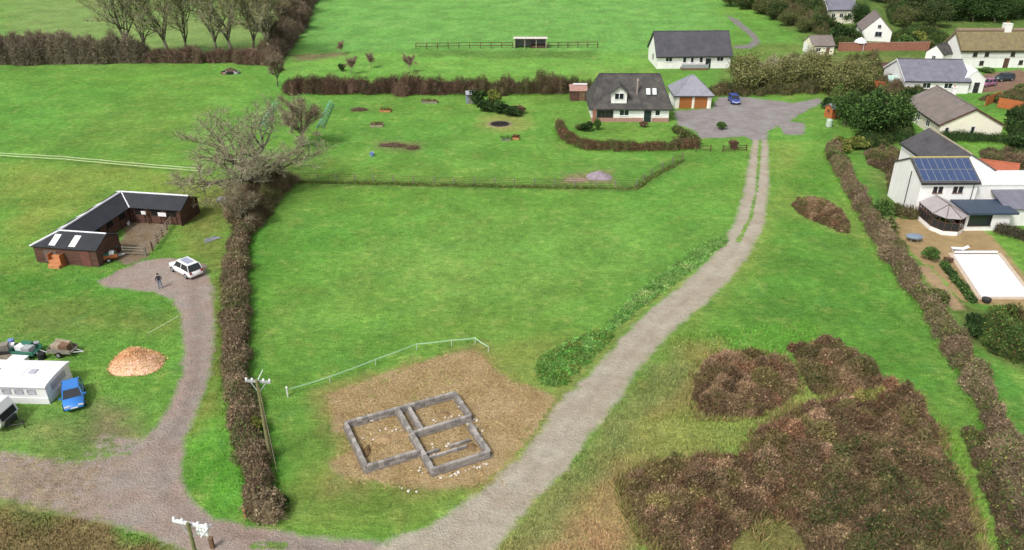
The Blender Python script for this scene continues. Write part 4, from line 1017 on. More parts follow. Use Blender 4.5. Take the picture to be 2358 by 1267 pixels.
for x, yc in ((FX - .2, 0), (BX - .2, BY)):
    b = MB(); sec = [(-h_ + .1, -.1), (h_, -.1), (h_, hh), (0, zr - .12), (-h_ + .1, hh)]
    if yc: sec = [(-h_, -.1), (h_ - .1, -.1), (h_ - .1, hh), (0, zr - .12), (-h_, hh)]
    b.add([(xx, yc + y, z) for xx in (x - .1, x) for y, z in sec], [(0, 4, 3, 2, 1), (5, 6, 7, 8, 9)] + [(i, (i + 1) % 5, 5 + (i + 1) % 5, 5 + i) for i in range(5)])
    b.build('gable_wall', wallm, ST)
wl(h_ - .1, FX - .3, h_ - .1, h_); wl(1.9, 2.0, h_ + .3, BY - 2.0); wl(2.0, BX - .3, BY - 2.0, BY - 1.9)
dark = MAT('painted_doorway_shade', (.012, .01, .009), .9)  # near-black panels on the closed wall paint the shade inside open doorways
for y in (3.4, 6.0, 8.6):
    o = MB().box(2.002, 2.05, y - .6, y + .6, 0, 1.95).build('dark_doorway', dark, ST); MB().box(2.052, 2.1, y - .6, y + .6, 0, 1.1).build('lower_leaf', timber, o)
for x in (3.4, 5.6, 7.8):
    o = MB().box(x - .6, x + .6, BY - 2.05, BY - 2.002, 0, 1.95).build('dark_doorway', dark, ST); MB().box(x - .6, x + .6, BY - 2.1, BY - 2.052, 0, 1.1).build('lower_leaf', timber, o)
MB().box(6.2, 7.3, BY - 2.45, BY - 2.38, 1.25, 1.75).build('white_board', plastic_w, ST); MB().box(3.9, 4.5, BY - 2.45, BY - 2.38, 1.35, 1.8).build('white_board', plastic_w, ST)
for x in (2.4, 4.6, 6.9, 9.1): MB().box(x - .06, x + .06, BY - 2.35, BY - 2.24, -.1, 2.1).build('post', timber, ST)
MB().box(-1.0, .6, -h_ - .02, -h_ - .005, .2, 1.7).build('weathered_panel', MAT('faded_board', (.13, .10, .085), .9), ST)
MB().box(3.6, 4.8, -h_ - .05, -h_ - .005, 0, 1.9).build('side_door', MAT('red_brown_door', (.15, .06, .045), .8), ST)

post_rail('yard_fence', 'brown rail fence closing the open side of the stable yard', W((408, 500), (385, 530), (352, 578)), 1.25, (.45, .8, 1.15), 2.0, timber, palewood, pr=.07)
post_rail('yard_gate', 'grey timber gate rails across the mouth of the stable yard', W((336, 590), (286, 588)), 1.25, (.4, .8, 1.15), 2.4, greywood, greywood, cat='gate', pr=.09)

# ------------------------------------------------------------------ block foundations
fc = P(845, 1085); fr = P(968, 1043)
FD = thing('house_foundation', 'low grey concrete block foundation walls marking out rooms on bare soil', 'foundation', fc)
ang = math.atan2(fr.y - fc.y, fr.x - fc.x)
FD.rotation_euler = (0, 0, ang - R(3))
ca, sa = math.cos(-(ang - R(3))), math.sin(-(ang - R(3)))
def fl_(px, py):
    q = P(px, py) - fc; return (q.x * ca - q.y * sa, q.x * sa + q.y * ca)
block_meshes = []
for v in range(6):
    L = .445; b = MB(); hh_ = .215
    r0 = random.Random(v + 40); b.box(-L / 2 + .004, L / 2 - .004, -.14, .14, 0, .29); b.v = [(x + r0.uniform(-.012, .012), y + r0.uniform(-.02, .02), z + (r0.uniform(-.02, .015) if z > .1 else 0)) for x, y, z in b.v]; block_meshes.append(b.mesh('block', block))
# room corners in the foundation's own frame, from the photograph
fA, fB = fl_(845, 1083), fl_(812, 980); fC_, fD_ = fl_(928, 945), fl_(1058, 920); fE, fF = fl_(1078, 970), fl_(1126, 1050); fG, fH = fl_(990, 1096), fl_(968, 1040)
W0 = 0.0; X1 = fH[0]; Y1 = fB[1]
X2 = fG[0]; Xr = (fD_[0] + fE[0]) / 2; Yt = Y1; Ym = fE[1]; Xf = fF[0]; Yg = (fG[1] + fF[1]) / 2; Xc = X1
Yk = fl_(970, 1035)[1]
walls = [((0, 0), (0, Y1)), ((0, Y1), (Xr, Yt)), ((0, 0), (X1, 0)), ((X1, Yg), (X1, Y1)), ((Xr, Ym), (Xr, Yt)), ((X1, Ym), (Xr, Ym)), ((X1 + .9, Ym), (X1 + .9, Y1)), ((X1, Yg), (Xf, Yg)), ((Xf, Yg), (Xf, Ym - .9))]
lowwalls = [((X1, Yg + 2.3), (Xf - .2, Yg + 2.3)), ((X1, Yg + 1.7), (Xf - 1.2, Yg + 1.7))]
for wi, (a, b_) in enumerate(walls + lowwalls):
    a = Vector((*a, 0)); b_ = Vector((*b_, 0)); d = b_ - a; n = max(1, round(d.length / .45)); an_ = math.atan2(d.y, d.x); st = d / n
    if wi % 2 == 0: rng_i = range(n)
    courses = 2 if wi < len(walls) else 1
    for cse in range(courses):
        for i in range(n):
            q = a + st * (i + .5 + (.0 if cse % 2 == 0 else .0))
            if courses == 1 and random.random() < .15: continue
            o = link('block', random.choice(block_meshes), FD)
            o.location = (q.x + random.gauss(0, .008), q.y + random.gauss(0, .008), -.02 + cse * .296 + wi * .003 + random.uniform(-.012, .012)); o.rotation_euler = (0, 0, an_ + random.gauss(0, .012)); o.scale = (st.length / .445 * .995, .95 if courses == 2 else .6, 1)
    if courses == 2: MB().box(-.2, d.length + .2, -.3, .3, -.05, .045 + wi * .003, an_, a).build('concrete_footing', MAT('dark_footing_%d' % wi, (.17, .145, .12), .95) if wi == 0 else bpy.data.materials['dark_footing_0'], FD)
rub = []; SPOIL = []
for v in range(4):
    b = MB(); r0 = random.Random(v)
    b.lathe([(.10, 0), (.17, .05), (.14, .13), (.05, .17)], 6); b.v = [(x * r0.uniform(.7, 1.3), y * r0.uniform(.7, 1.2), z) for x, y, z in b.v]
    rub.append(b.mesh('rubble_stone', stone))
def stones(n, a, b_, spread, label, group):
    a = P(*a); b_ = P(*b_)
    for i in range(n):
        t = (i + random.random()) / n; q = a + (b_ - a) * t
        o = link('rubble_stone', random.choice(rub)); o.location = (q.x + random.gauss(0, spread), q.y + random.gauss(0, spread), .003); s = random.uniform(.35, .8); o.scale = (s, s, s); o.rotation_euler = (0, 0, random.uniform(0, 6))
        tag(o, label, 'stone', group)
stones(16, (1010, 1104), (1128, 1068), .12, 'pale rubble stone lying in a line along the front of the block foundation', 'rubble in front of the foundation')
stones(12, (822, 974), (918, 948), .16, 'pale rubble stone strewn behind the long rear wall of the foundation', 'rubble behind the foundation')
stones(9, (1085, 968), (1112, 996), .25, 'reddish pale rubble stone in the heap at the foundation open corner', 'rubble heap at the foundation corner')
stones(6, (985, 1030), (1040, 1020), .3, 'white rubble stone lying inside the foundation lower room', 'rubble inside the foundation')
stones(5, (960, 1075), (976, 1090), .12, 'pale rubble stone at the outer angle of the foundation walls', 'rubble at the foundation angle')
for px_, rx_, ry_, h_s in (((880, 1010), .9, .7, .22), ((935, 1000), 1.1, .5, .18), ((1020, 955), .7, .5, .2), ((1085, 1030), .6, .5, .2), ((845, 1040), .35, .9, .25)):
    SPOIL.append((px_, rx_, ry_, h_s))
stones(10, (850, 1020), (940, 985), .5, 'pale chip of rubble scattered on the floor of the large foundation room', 'chips inside the large foundation room')
stones(7, (1000, 975), (1050, 945), .35, 'pale chip of rubble on the floor of the rear foundation room', 'chips inside the rear foundation room')
stones(5, (925, 1130), (960, 1132), .35, 'white stone dropped on the grass below the foundation', 'stones on the grass')

ql = SOIL.min(0) + rng.random((20000, 2)) * (SOIL.max(0) - SOIL.min(0)); ql = ql[poly_sd(SOIL, ql[:, 0], ql[:, 1]) + 6 * fbm(ql[:, 0], ql[:, 1], 3, 66) < .2]; m_ = len(ql)
V, Fq, Cc = blades(np.column_stack([ql, np.full(m_, .012)]), norm(np.column_stack([rng.normal(0, 1, (m_, 2)), rng.uniform(.0, .5, m_)])), rng.uniform(.08, .3, m_), rng.uniform(.03, .08, m_), pick([C(206, 178, 132, .9), C(186, 156, 112, .9), C(160, 132, 94, .9), C(124, 98, 70, .9), C(196, 176, 120, .9)], m_, .25))
tag(link('straw_litter', raw_mesh('straw_litter', V, Fq, FOL, Cc)), 'dry straw and earth litter strewn over the bare soil plot', 'straw', kind='stuff')
# ------------------------------------------------------------------ fences of wire, net and tape
def line_fence(name, label, px, h, spacing, pm, lines, lm, lr=.012, pr=.045, group=None, cat='fence', net=None):
    pts = [P(*q) for q in px]; root = thing(name, label, cat, pts[0], group=group); o = pts[0]
    pmesh = MB().tube((0, 0, -.2), (0, 0, h), pr, pr * .9, 6).mesh('post', pm)
    for k, (a, b) in enumerate(zip(pts[:-1], pts[1:])):
        n = max(1, round((b - a).length / spacing))
        for i in range(n + (1 if k == len(pts) - 2 else 0)):
            q = a + (b - a) * i / n - o; p = link('post', pmesh, root); p.location = (q.x, q.y, random.uniform(-.08, .04)); p.rotation_euler = (random.gauss(0, .03), random.gauss(0, .03), 0)
        for z in lines:
            b2 = MB()
            for i in range(n):
                q0 = a + (b - a) * i / n - o; q1 = a + (b - a) * (i + 1) / n - o; mid = (q0 + q1) / 2
                b2.tube((q0.x, q0.y, z), (mid.x, mid.y, z - .04), lr, lr, 4); b2.tube((mid.x, mid.y, z - .04), (q1.x, q1.y, z), lr, lr, 4)
            b2.build('wire', lm, root)
    return root
galv = metalg
line_fence('garden_fence', 'wire stock fence on weathered posts along the foot of the garden', [(690, 414), (860, 419), (1000, 424), (1230, 428), (1465, 432), (1500, 404), (1572, 366)], 1.15, 3.0, greywood, (.25, .5, .75, 1.05), timber, lr=.025, pr=.085)
line_fence('tape_fence', 'pale electric tape fence on thin stakes between the left paddocks', [(-60, 362), (150, 374), (320, 390), (470, 402)], 1.0, 6.0, palewood, (.55, .95), tape, lr=.045, pr=.035)
line_fence('rope_fence', 'mint green net rope fence on thin stakes behind the bare soil plot', [(663, 912), (760, 882), (865, 842), (960, 806), (1040, 797), (1094, 792), (1124, 812)], .75, 3.2, plastic_w, (.62, .7), netmint, lr=.022, pr=.025)
line_fence('string_line', 'pale string line from the wood chip pile to the lane edge', [(342, 778), (412, 738)], .55, 3.5, palewood, (.5,), tape, lr=.03, pr=.03)
o = MB().tube((0, 0, -.1), (0, 0, 1.0), .07, .07, 8).tube((0, 0, 1.0), (0, 0, 1.1), .11, .05, 8).build('marker_post', plastic_w); o.location = P(663, 914); tag(o, 'white capped marker post at the end of the mint rope fence', 'post')
post_rail('timber_fence', 'short brown timber fence beside the front garden hedge end', W((1602, 350), (1636, 349)), 1.1, (.4, .9), 1.8, timber, timber)
post_rail('field_gate', 'dark wooden field gate beside the gravel track', W((1664, 350), (1718, 348)), 1.15, (.3, .6, .9), 1.8, timber, timber, cat='gate')

# ------------------------------------------------------------------ utility poles
def pole(label, px, h, arm_dir, arm_len, post_m, stay=False, cage=False):
    top = P(px[0], px[1], h); root = thing('utility_pole', label, 'pole', (top.x, top.y, 0))
    MB().tube((0, 0, -.3), (0, 0, h + .25), .16, .11, 10).build('pole', post_m, root)
    dx, dy = math.cos(arm_dir), math.sin(arm_dir); L = arm_len / 2
    arm = MB().box(-L, L, -.07, .07, h - .08, h + .08, arm_dir, (-dy * .19, dx * .19, 0)).build('cross_arm', metalg if not cage else ridgewhite, root)
    for t in (-.92, -.45, .45, .92):
        c = (dx * L * t - dy * .19, dy * L * t + dx * .19)
        MB().lathe([(.05, h + .082), (.09, h + .12), (.05, h + .17), (.09, h + .22), (.03, h + .3)], 8, (c[0], c[1], 0)).build('insulator', plastic_w, root)
    MB().tube((dx * L * .6 - dy * .19, dy * L * .6 + dx * .19, h - .1), (0, 0, h - .9), .035, .035, 6).tube((-dx * L * .6 - dy * .19, -dy * L * .6 + dx * .19, h - .1), (0, 0, h - .9), .035, .035, 6).build('brace', metalg, root)
    if cage:
        for k in range(4):
            t = .35 + k * .17
            MB().lathe([(.05, h - .75), (.10, h - .6), (.06, h - .45), (.10, h - .3), (.04, h - .09)], 8, (dx * L * t - dy * .19, dy * L * t + dx * .19, 0)).build('hanging_insulator', plastic_w, root)
        MB().box(-.04, .04, -.5, .5, h - .12, h - .04, arm_dir, (dx * L * .98, dy * L * .98, 0)).build('end_bracket', ridgewhite, root)
    if stay:
        MB().tube((0, 0, h + .1), (.25, .9, h + .55), .04, .03, 6).build('spur', plastic_w, root)
        MB().tube((.1, -.05, h - .3), (.9, -1.5, .0), .02, .02, 5).build('stay_wire', palewood, root)
    return root
postm = MAT('mossy_pole', (.20, .19, .09), .9, .3, 2)
pole('tall mossy utility pole with white cross arm standing by the lane edge', (434, 1212), 8.5, R(-14), 2.25, postm, cage=True)
pole('tall utility pole with grey cross arm and stay rising from the brown hedge', (592, 882), 7.4, R(-6), 1.95, postm, stay=True)
o = MB().box(-.12, .12, -.12, .12, -.1, .9).box(-.14, .14, -.14, .14, .902, .97).build('gate_post', brownwood); o.location = P(490, 1262); tag(o, 'short brown square gate post standing at the lane edge', 'post')
o = MB().box(-.07, .07, -.05, .05, -.1, .55).box(-.09, .09, -.06, .06, .552, .75).build('marker_peg', terracotta); o.location = P(565, 1192); tag(o, 'small orange marker peg at the foot of the brown hedge', 'peg')

# ------------------------------------------------------------------ vehicles
def car(name, label, px, rz, paint, kind='hatch', L=4.2, Wd=1.78, Ht=1.48, roofm=None, group=None):
    c = P(*px); root = thing(name, label, 'car', c, rz, group); h = Wd / 2
    # stations along x (front = +x): x, belt height, bottom, half width
    if kind == 'suv': belt, hood = .98, .98
    else: belt, hood = .88, .80
    st = [(-.5, .55, .42, .80), (-.485, belt * .82, .32, .90), (-.42, belt, .24, .97), (-.2, belt + .01, .2, 1.0), (.1, belt, .2, 1.0), (.2, belt - .02, .2, 1.0), (.34, hood, .22, .98), (.45, hood - .1, .26, .92), (.487, hood - .22, .33, .84), (.5, .5, .4, .76)]
    V = []; K = 8
    for x, zb, z0, hw in st:
        w = h * hw
        V += [(x * L, -w * .94, z0), (x * L, -w, z0 + (zb - z0) * .45), (x * L, -w * .97, z0 + (zb - z0) * .85), (x * L, -w * .90, zb), (x * L, w * .90, zb), (x * L, w * .97, z0 + (zb - z0) * .85), (x * L, w, z0 + (zb - z0) * .45), (x * L, w * .94, z0)]
    Fc = [(i * K + j, i * K + (j + 1) % K, (i + 1) * K + (j + 1) % K, (i + 1) * K + j) for i in range(len(st) - 1) for j in range(K)]
    Fc += [tuple(range(K - 1, -1, -1)), tuple(range((len(st) - 1) * K, len(st) * K))]
    b = MB().add(V, Fc); b.build('body', paint, root, True)
    # glasshouse
    if kind == 'suv': gb = [(-.46, -.40), (.22, .08)]
    elif kind == 'saloon': gb = [(-.36, -.22), (.20, .05)]
    else: gb = [(-.45, -.34), (.22, .07)]
    (x0, xr0), (x1, xr1) = gb; wb, wt = h * .90, h * .74
    zt = Ht - .05
    def gl(zf, k=1.0): # section at height fraction
        xa = x0 + (xr0 - x0) * zf; xb = x1 + (xr1 - x1) * zf; w = wb + (wt - wb) * zf; z = belt + (zt - belt) * zf
        return [(xa * L, -w * k, z), (xb * L, -w * k, z), (xb * L, w * k, z), (xa * L, w * k, z)]
    b = MB().hexa(gl(-.03) + gl(.97)); b.build('windows', glass, root)
    t0, t1 = gl(.97, 1.015), gl(1.0, .99); mid = Ht
    b = MB().hexa([(x, y, z) for x, y, z in t0] + [(x * .96, y * .90, mid) for x, y, z in t1]); b.build('roof', paint, root)
    if roofm:
        b = MB(); b.box((xr0 * .8) * L, (xr1 * .5) * L, -wt * .62, wt * .62, mid + .003, mid + .02); b.build('sunroof', roofm, root)
    for s in (-1, 1):   # pillars
        for zf0, xa, xb in ((0, x0, xr0), (0, x1, xr1), (0, (x0 + x1) / 2 + .02, (xr0 + xr1) / 2 + .02)):
            MB().tube((xa * L, s * wb * 1.005, belt - .02), (xb * L, s * wt * 1.01, zt), .05, .045, 6).build('pillar', paint, root)
    for sx in (-.305, .315):
        for s in (-1, 1):
            y = s * (h - .09); r = .34 if kind == 'suv' else .31
            w_ = MB().tube((sx * L, y - .11 * s, r), (sx * L, y + .11 * s, r), r, r, 16).build('wheel', tyre, root)
            MB().tube((sx * L, y + .111 * s, r), (sx * L, y + .13 * s, r), r * .62, r * .5, 12).build('rim', rimm, w_)
    for s in (-1, 1):
        MB().box(L * .462, L * .489, s * h * .62 - .2, s * h * .62 + .2, hood - .24, hood - .12).build('headlight', lampclr, root)
        MB().box(-L * .494, -L * .474, s * h * .72 - .13, s * h * .72 + .13, belt * .72, belt * .92).build('tail_light', lampred, root)
        MB().box(L * .17, L * .2, s * (h + .1) - .09, s * (h + .1) + .09, belt - .03, belt + .1).build('mirror', paint, root)
    MB().box(L * .492, L * .502, -.28, .28, .42, .54).build('number_plate', plastic_w, root)
    MB().box(-L * .503, -L * .497, -.26, .26, .46, .57).build('number_plate', plastic_w, root)
    return root
car('white_suv', 'white four by four with glass roof parked on the lane by the stables', (430, 628), R(141), paint_w, 'suv', 4.5, 1.85, 1.72, sunroof)
car('blue_car', 'bright blue hatchback parked on the grass beside the white mobile home', (172, 922), R(-62), paint_b, 'hatch', 3.9, 1.72, 1.45)
car('dark_blue_car', 'dark blue car parked on the gravel in front of the roadside hedge', (1690, 236), R(-92), paint_n, 'hatch', 4.0, 1.75, 1.5)
car('plum_car', 'plum red car parked on the court below the thatched cottage', (2272, 198), R(-155), paint_p, 'hatch', 4.2, 1.75, 1.5)
car('black_car', 'black estate car parked behind the plum red car', (2310, 186), R(-165), paint_k, 'suv', 4.4, 1.8, 1.6)

# mobile home
mh = thing('mobile_home', 'long white mobile home with flat pale roof beside the blue car', 'mobile home', (-45.2, 58.4), R(-2.5))
ML, MWd = 10.8, 3.7
b = MB(); a, c_ = ML / 2, MWd / 2
b.add([(x, y, z) for x in (-a, a) for y, z in ((-c_, .35), (c_, .35), (c_, 1.8), (-c_, 1.8))], [(0, 3, 2, 1), (4, 5, 6, 7), (0, 1, 5, 4), (1, 2, 6, 5), (2, 3, 7, 6), (3, 0, 4, 7)])
b.build('wall', caravan, mh)
sec = [(-c_ - .15, 1.802), (c_ + .15, 1.802), (c_ + .12, 1.87), (c_ * .85, 1.96), (c_ * .4, 2.02), (-c_ * .4, 2.02), (-c_ * .85, 1.96), (-c_ - .12, 1.87)]; k = len(sec)
rf = MB().add([(x, y, z) for x in (-a - .12, a + .12) for y, z in sec], [tuple(range(k - 1, -1, -1)), tuple(range(k, 2 * k))] + [(i, (i + 1) % k, k + (i + 1) % k, k + i) for i in range(k)]).build('roof', caravan, mh)
for x in (-3.6, 0, 3.4): MB().box(x - .3, x + .3, -.35, .35, 2.022, 2.1).build('roof_vent', caravang, rf)
for x in (-2.7, 0.0, 2.7): MB().box(x - .02, x + .02, -c_ * .4, c_ * .4, 2.021, 2.04).build('roof_seam', caravang, rf)
MB().box(-a - .14, a + .14, -c_ - .19, -c_ - .152, 1.76, 1.86).build('roof_edge', upvc, rf); MB().box(a + .122, a + .15, -c_ - .15, c_ + .15, 1.74, 1.84).build('roof_edge', upvc, rf)
MB().box(-a - .02, a + .04, -c_ - .06, c_ + .04, -.02, .62).build('skirt', caravan, mh)
for u in (-4.2, -2.6, -.9, .6, 1.9, 3.0, 4.1): window(mh, 'front', c_, u, 1.0, .75, .5, frame=caravang, mull=0, gm=caravang, sill=False)
onwall(q := MB(), 'right', a, -1.1, 1.1, .95, 1.5, 0, .04); q.build('end_window', caravang, mh)
# touring caravan
tv = thing('touring_caravan', 'white touring caravan with dark front window and tow hitch', 'caravan', (-43.9, 53.6), R(-8))
sec = [(-2.6, .5), (2.3, .5), (2.55, 1.0), (2.35, 1.7), (2.0, 2.3), (-2.2, 2.4), (-2.6, 1.9)]
k = len(sec); b = MB(); b.add([(x, y, z) for y in (-1.05, 1.05) for x, z in sec], [tuple(range(k)), tuple(range(2 * k - 1, k - 1, -1))] + [(i, k + i, k + (i + 1) % k, (i + 1) % k) for i in range(k)])
b.build('shell', paint_w, tv)
b = MB(); b.slab([(2.60, -.85, 1.08), (2.60, .85, 1.08), (2.41, .85, 1.66), (2.41, -.85, 1.66)], .03); b.build('front_window', glass, tv)
MB().box(2.25, 2.75, -.5, .5, .45, .98).build('gas_locker', gutter, tv)
MB().tube((2.4, -.6, .45), (3.7, 0, .45), .05, .05, 6).tube((2.4, .6, .45), (3.7, 0, .45), .05, .05, 6).tube((3.6, 0, .0), (3.6, 0, .75), .04, .04, 6).build('tow_hitch', gutter, tv)
for s in (-1, 1):
    MB().tube((-.3, s * .98, .32), (-.3, s * 1.1, .32), .32, .32, 16).build('wheel', tyre, tv)
window(tv, 'front', 1.05, .8, 1.2, 1.1, .6, frame=gutter, mull=0, sill=False)
MB().box(-.4, .4, -.4, .4, 2.37, 2.46).build('roof_hatch', plastic_w, tv)

def trailer(name, label, px, rz, L, Wd, bedm, loadm, loads):
    root = thing(name, label, 'trailer', P(*px), rz)
    MB().box(-L / 2, L / 2, -Wd / 2, Wd / 2, .42, .55).build('bed', bedm, root)
    for x0, x1, y0, y1 in ((-L / 2, L / 2, -Wd / 2, -Wd / 2 + .05), (-L / 2, L / 2, Wd / 2 - .05, Wd / 2), (-L / 2, -L / 2 + .05, -Wd / 2 + .05, Wd / 2 - .05)): MB().box(x0, x1, y0, y1, .552, .85).build('side_board', bedm, root)
    MB().tube((L / 2, -.3, .45), (L / 2 + .9, 0, .42), .04, .04, 6).tube((L / 2, .3, .45), (L / 2 + .9, 0, .42), .04, .04, 6).build('drawbar', metalg, root)
    for s in (-1, 1):
        w_ = MB().tube((0, s * (Wd / 2 + .03), .3), (0, s * (Wd / 2 + .2), .3), .3, .3, 14).build('wheel', tyre, root)
        MB().tube((0, s * (Wd / 2 + .201), .3), (0, s * (Wd / 2 + .22), .3), .17, .14, 10).build('rim', rimm, w_)
    for i, (x, y, sx, sy, h, m) in enumerate(loads): MB().box(-sx / 2, sx / 2, -sy / 2, sy / 2, .56, .56 + h, random.uniform(-.3, .3), (x, y, 0)).build('load', m, root)
    return root
trailer('timber_trailer', 'small trailer piled with brown timber on the grass behind the mobile home', (148, 815), R(-6), 2.3, 1.3, greywood, palewood, [(-.4, .1, 1.2, .9, .5, palewood), (.35, -.1, .9, .7, .62, brownwood), (0, .35, 1.6, .25, .75, palewood)])
trailer('junk_trailer', 'dark green trailer loaded with scrap behind the mobile home roof', (62, 818), R(-4), 2.4, 1.5, tarpg, palewood, [(-.5, .2, .8, .7, .4, plastic_w), (.4, -.1, .9, .8, .5, metalg), (.1, .4, 1.0, .3, .7, tarpg)])
trailer('loaded_trailer', 'black trailer stacked with pale boxes next to the dark green trailer', (8, 818), R(3), 2.6, 1.5, gutter, palewood, [(-.7, .2, .9, .8, .6, plastic_w), (.4, -.1, .7, .8, .75, greywood), (.8, .3, .6, .5, .5, plastic_w), (-.1, -.4, .5, .4, .45, brownwood)])
bx = thing('plastic_crate', 'white plastic storage crate on the grass between mobile home and trailers', 'crate', P(45, 836), R(-5))
MB().box(-.75, .75, -.4, .4, 0, .5).build('box', plastic_w, bx); MB().box(-.8, .8, -.45, .45, .502, .6).build('lid', plastic_w, bx)

ty = thing('tyre_stack', 'stack of old black tyres behind the mobile home', 'tyres', P(98, 826))
for i in range(3): MB().lathe([(.22, i * .2), (.36, i * .2 + .02), (.38, i * .2 + .1), (.36, i * .2 + .18), (.22, i * .2 + .195)], 14).build('tyre', tyre, ty)
for px_, lb_, m_ in (((30, 800), 'blue plastic barrel behind the black loaded trailer', bluem), ((88, 806), 'grey metal drum between the scrap trailer and tyre stack', metalg)):
    o = thing('storage_drum', lb_, 'drum', P(*px_)); MB().lathe([(.28, 0), (.3, .05), (.28, .3), (.3, .33), (.28, .6), (.3, .85), (.26, .88)], 14).build('drum', m_, o); MB().tube((.12, 0, .88), (.12, 0, .91), .04, .04, 8).build('cap', gutter, o)
pt = thing('pallet_stack', 'stack of weathered wooden pallets behind the mobile home', 'pallets', P(15, 836), R(12))
for j in range(4):
    for i in range(5): MB().box(-.55, .55, -.5 + i * .225, -.5 + i * .225 + .12, j * .15 + .1, j * .15 + .125).build('slat', palewood, pt)
    for x in (-.5, 0, .5): MB().box(x - .05, x + .05, -.5, .52, j * .15, j * .15 + .098).build('bearer', greywood, pt)
# wood chip pile
wp = thing('woodchip_pile', 'large heap of orange brown wood chip beside the lane', 'heap', P(312, 838))
def heap(root, rx, ry, h, m, seed, nm='heap'):
    n, k = 40, 14; V = []; Fq = []
    for j in range(k + 1):
        t = j / k
        for i in range(n):
            a = 2 * math.pi * i / n; q = 1 + .45 * float(fbm(np.array([math.cos(a) * 1.3 + 5]), np.array([math.sin(a) * 1.3]), 1.0, seed)[0])
            x, y = math.cos(a) * t * rx * q, math.sin(a) * t * ry * q
            z = h * (1 - t) ** .75 * (1 + .5 * float(fbm(np.array([x * 1.0]), np.array([y]), .9, seed + 1)[0])) * (1 - t ** 6) + .12 * float(fbm(np.array([x]), np.array([y]), .3, seed + 2)[0]) * (1 - t) - .03 * t
            V.append((x, y, z))
    for j in range(k):
        for i in range(n): Fq.append((j * n + i, (j + 1) * n + i, (j + 1) * n + (i + 1) % n, j * n + (i + 1) % n))
    return MB().add(V, Fq).build(nm, m, root, True), V
ho, hv = heap(wp, 2.6, 2.15, 1.5, chip, 3)
hv = np.array(hv); k = rng.integers(0, len(hv), 7000); p = hv[k] + rng.normal(0, .10, (7000, 3)) * np.array([1, 1, .3]); p[:, 2] = np.maximum(p[:, 2], .02)
V, Fq, Cc = blades(p, norm(rng.normal(size=(7000, 3)) + np.array([0, 0, .4])), rng.uniform(.08, .22, 7000), rng.uniform(.02, .05, 7000), pick([C(232, 190, 142, 1), C(224, 174, 128, 1), C(238, 206, 154, 1), C(226, 172, 136, 1), C(196, 146, 112, 1)], 7000, .25), True)
tag(link('wood_chips', raw_mesh('wood_chips', V, Fq, FOL, Cc), wp), kind='stuff')
for k_, (px_, rx_, ry_, h_s) in enumerate(SPOIL):
    o = thing('spoil_heap', ('low tan spoil heap in the large foundation room', 'long spoil heap beside the dividing foundation wall', 'small spoil heap in the rear foundation room', 'small spoil heap in the lower foundation room', 'narrow spoil heap along the outer foundation wall')[k_], 'heap', P(*px_)); heap(o, rx_, ry_, h_s, MAT('spoil_%d' % k_, C(178 - 14 * k_, 150 - 13 * k_, 112 - 11 * k_), .95, .3, 2, fine=.4), 60 + k_)
gp = thing('gravel_heap', 'purple grey gravel heap on the grass inside the garden fence corner', 'heap', P(1378, 408)); heap(gp, 1.9, 1.7, .95, purplegravel, 8)
gp = thing('soil_heap', 'low brown soil heap next to the purple grey gravel heap', 'heap', P(1330, 414)); heap(gp, 2.0, 1.0, .35, MAT('brown_soil', (.24, .18, .13), .95, .3, 2), 9)
for px, lb, rx, ry, h in (((905, 336), 'long low heap of brown brushwood on the garden lawn', 2.4, .9, .5), ((950, 342), 'small round heap of brown brushwood at the end of the longer heap', 1.0, .8, .4), ((828, 254), 'dark brown brushwood heap beside the green net tunnels', 1.6, 1.0, .5)):
    q = thing('brushwood_heap', lb, 'heap', P(*px)); heap(q, rx, ry, h, earthm, int(px[0]))
    n = 500; a = rng.uniform(0, 6.28, n); r = np.sqrt(rng.random(n)); p = np.column_stack([np.cos(a) * r * rx, np.sin(a) * r * ry, (1 - r) * h * .8 + .05])
    V, Fq, Cc = blades(p, norm(np.column_stack([rng.normal(size=(n, 2)), rng.uniform(0, .6, n)])), rng.uniform(.3, .9, n), rng.uniform(.03, .07, n), pick(BROWN, n)); tag(link('brushwood', raw_mesh('brushwood', V, Fq, FOL, Cc), q), kind='stuff')

# fire pit
fp = thing('fire_pit', 'round black fire pit in the garden lawn below the shrub row', 'fire pit', P(1151, 286))
MB().lathe([(2.3, .0), (2.15, .08), (2.05, .09), (1.95, .05)], 28, sy=.95).build('earth_rim', MAT('earth_rim', (.22, .19, .10), .95, .4, 1.2), fp)
MB().lathe([(1.96, .02), (1.5, .08), (.1, .10)], 28, sy=.95).build('ash_bed', ashm, fp)
for i in range(6):
    a = i * 1.05; MB().tube((math.cos(a) * .3, math.sin(a) * .3, .22), (math.cos(a + .5) * 1.4, math.sin(a + .5) * 1.3, .16), .1, .08, 7).build('charred_log', ashm, fp)

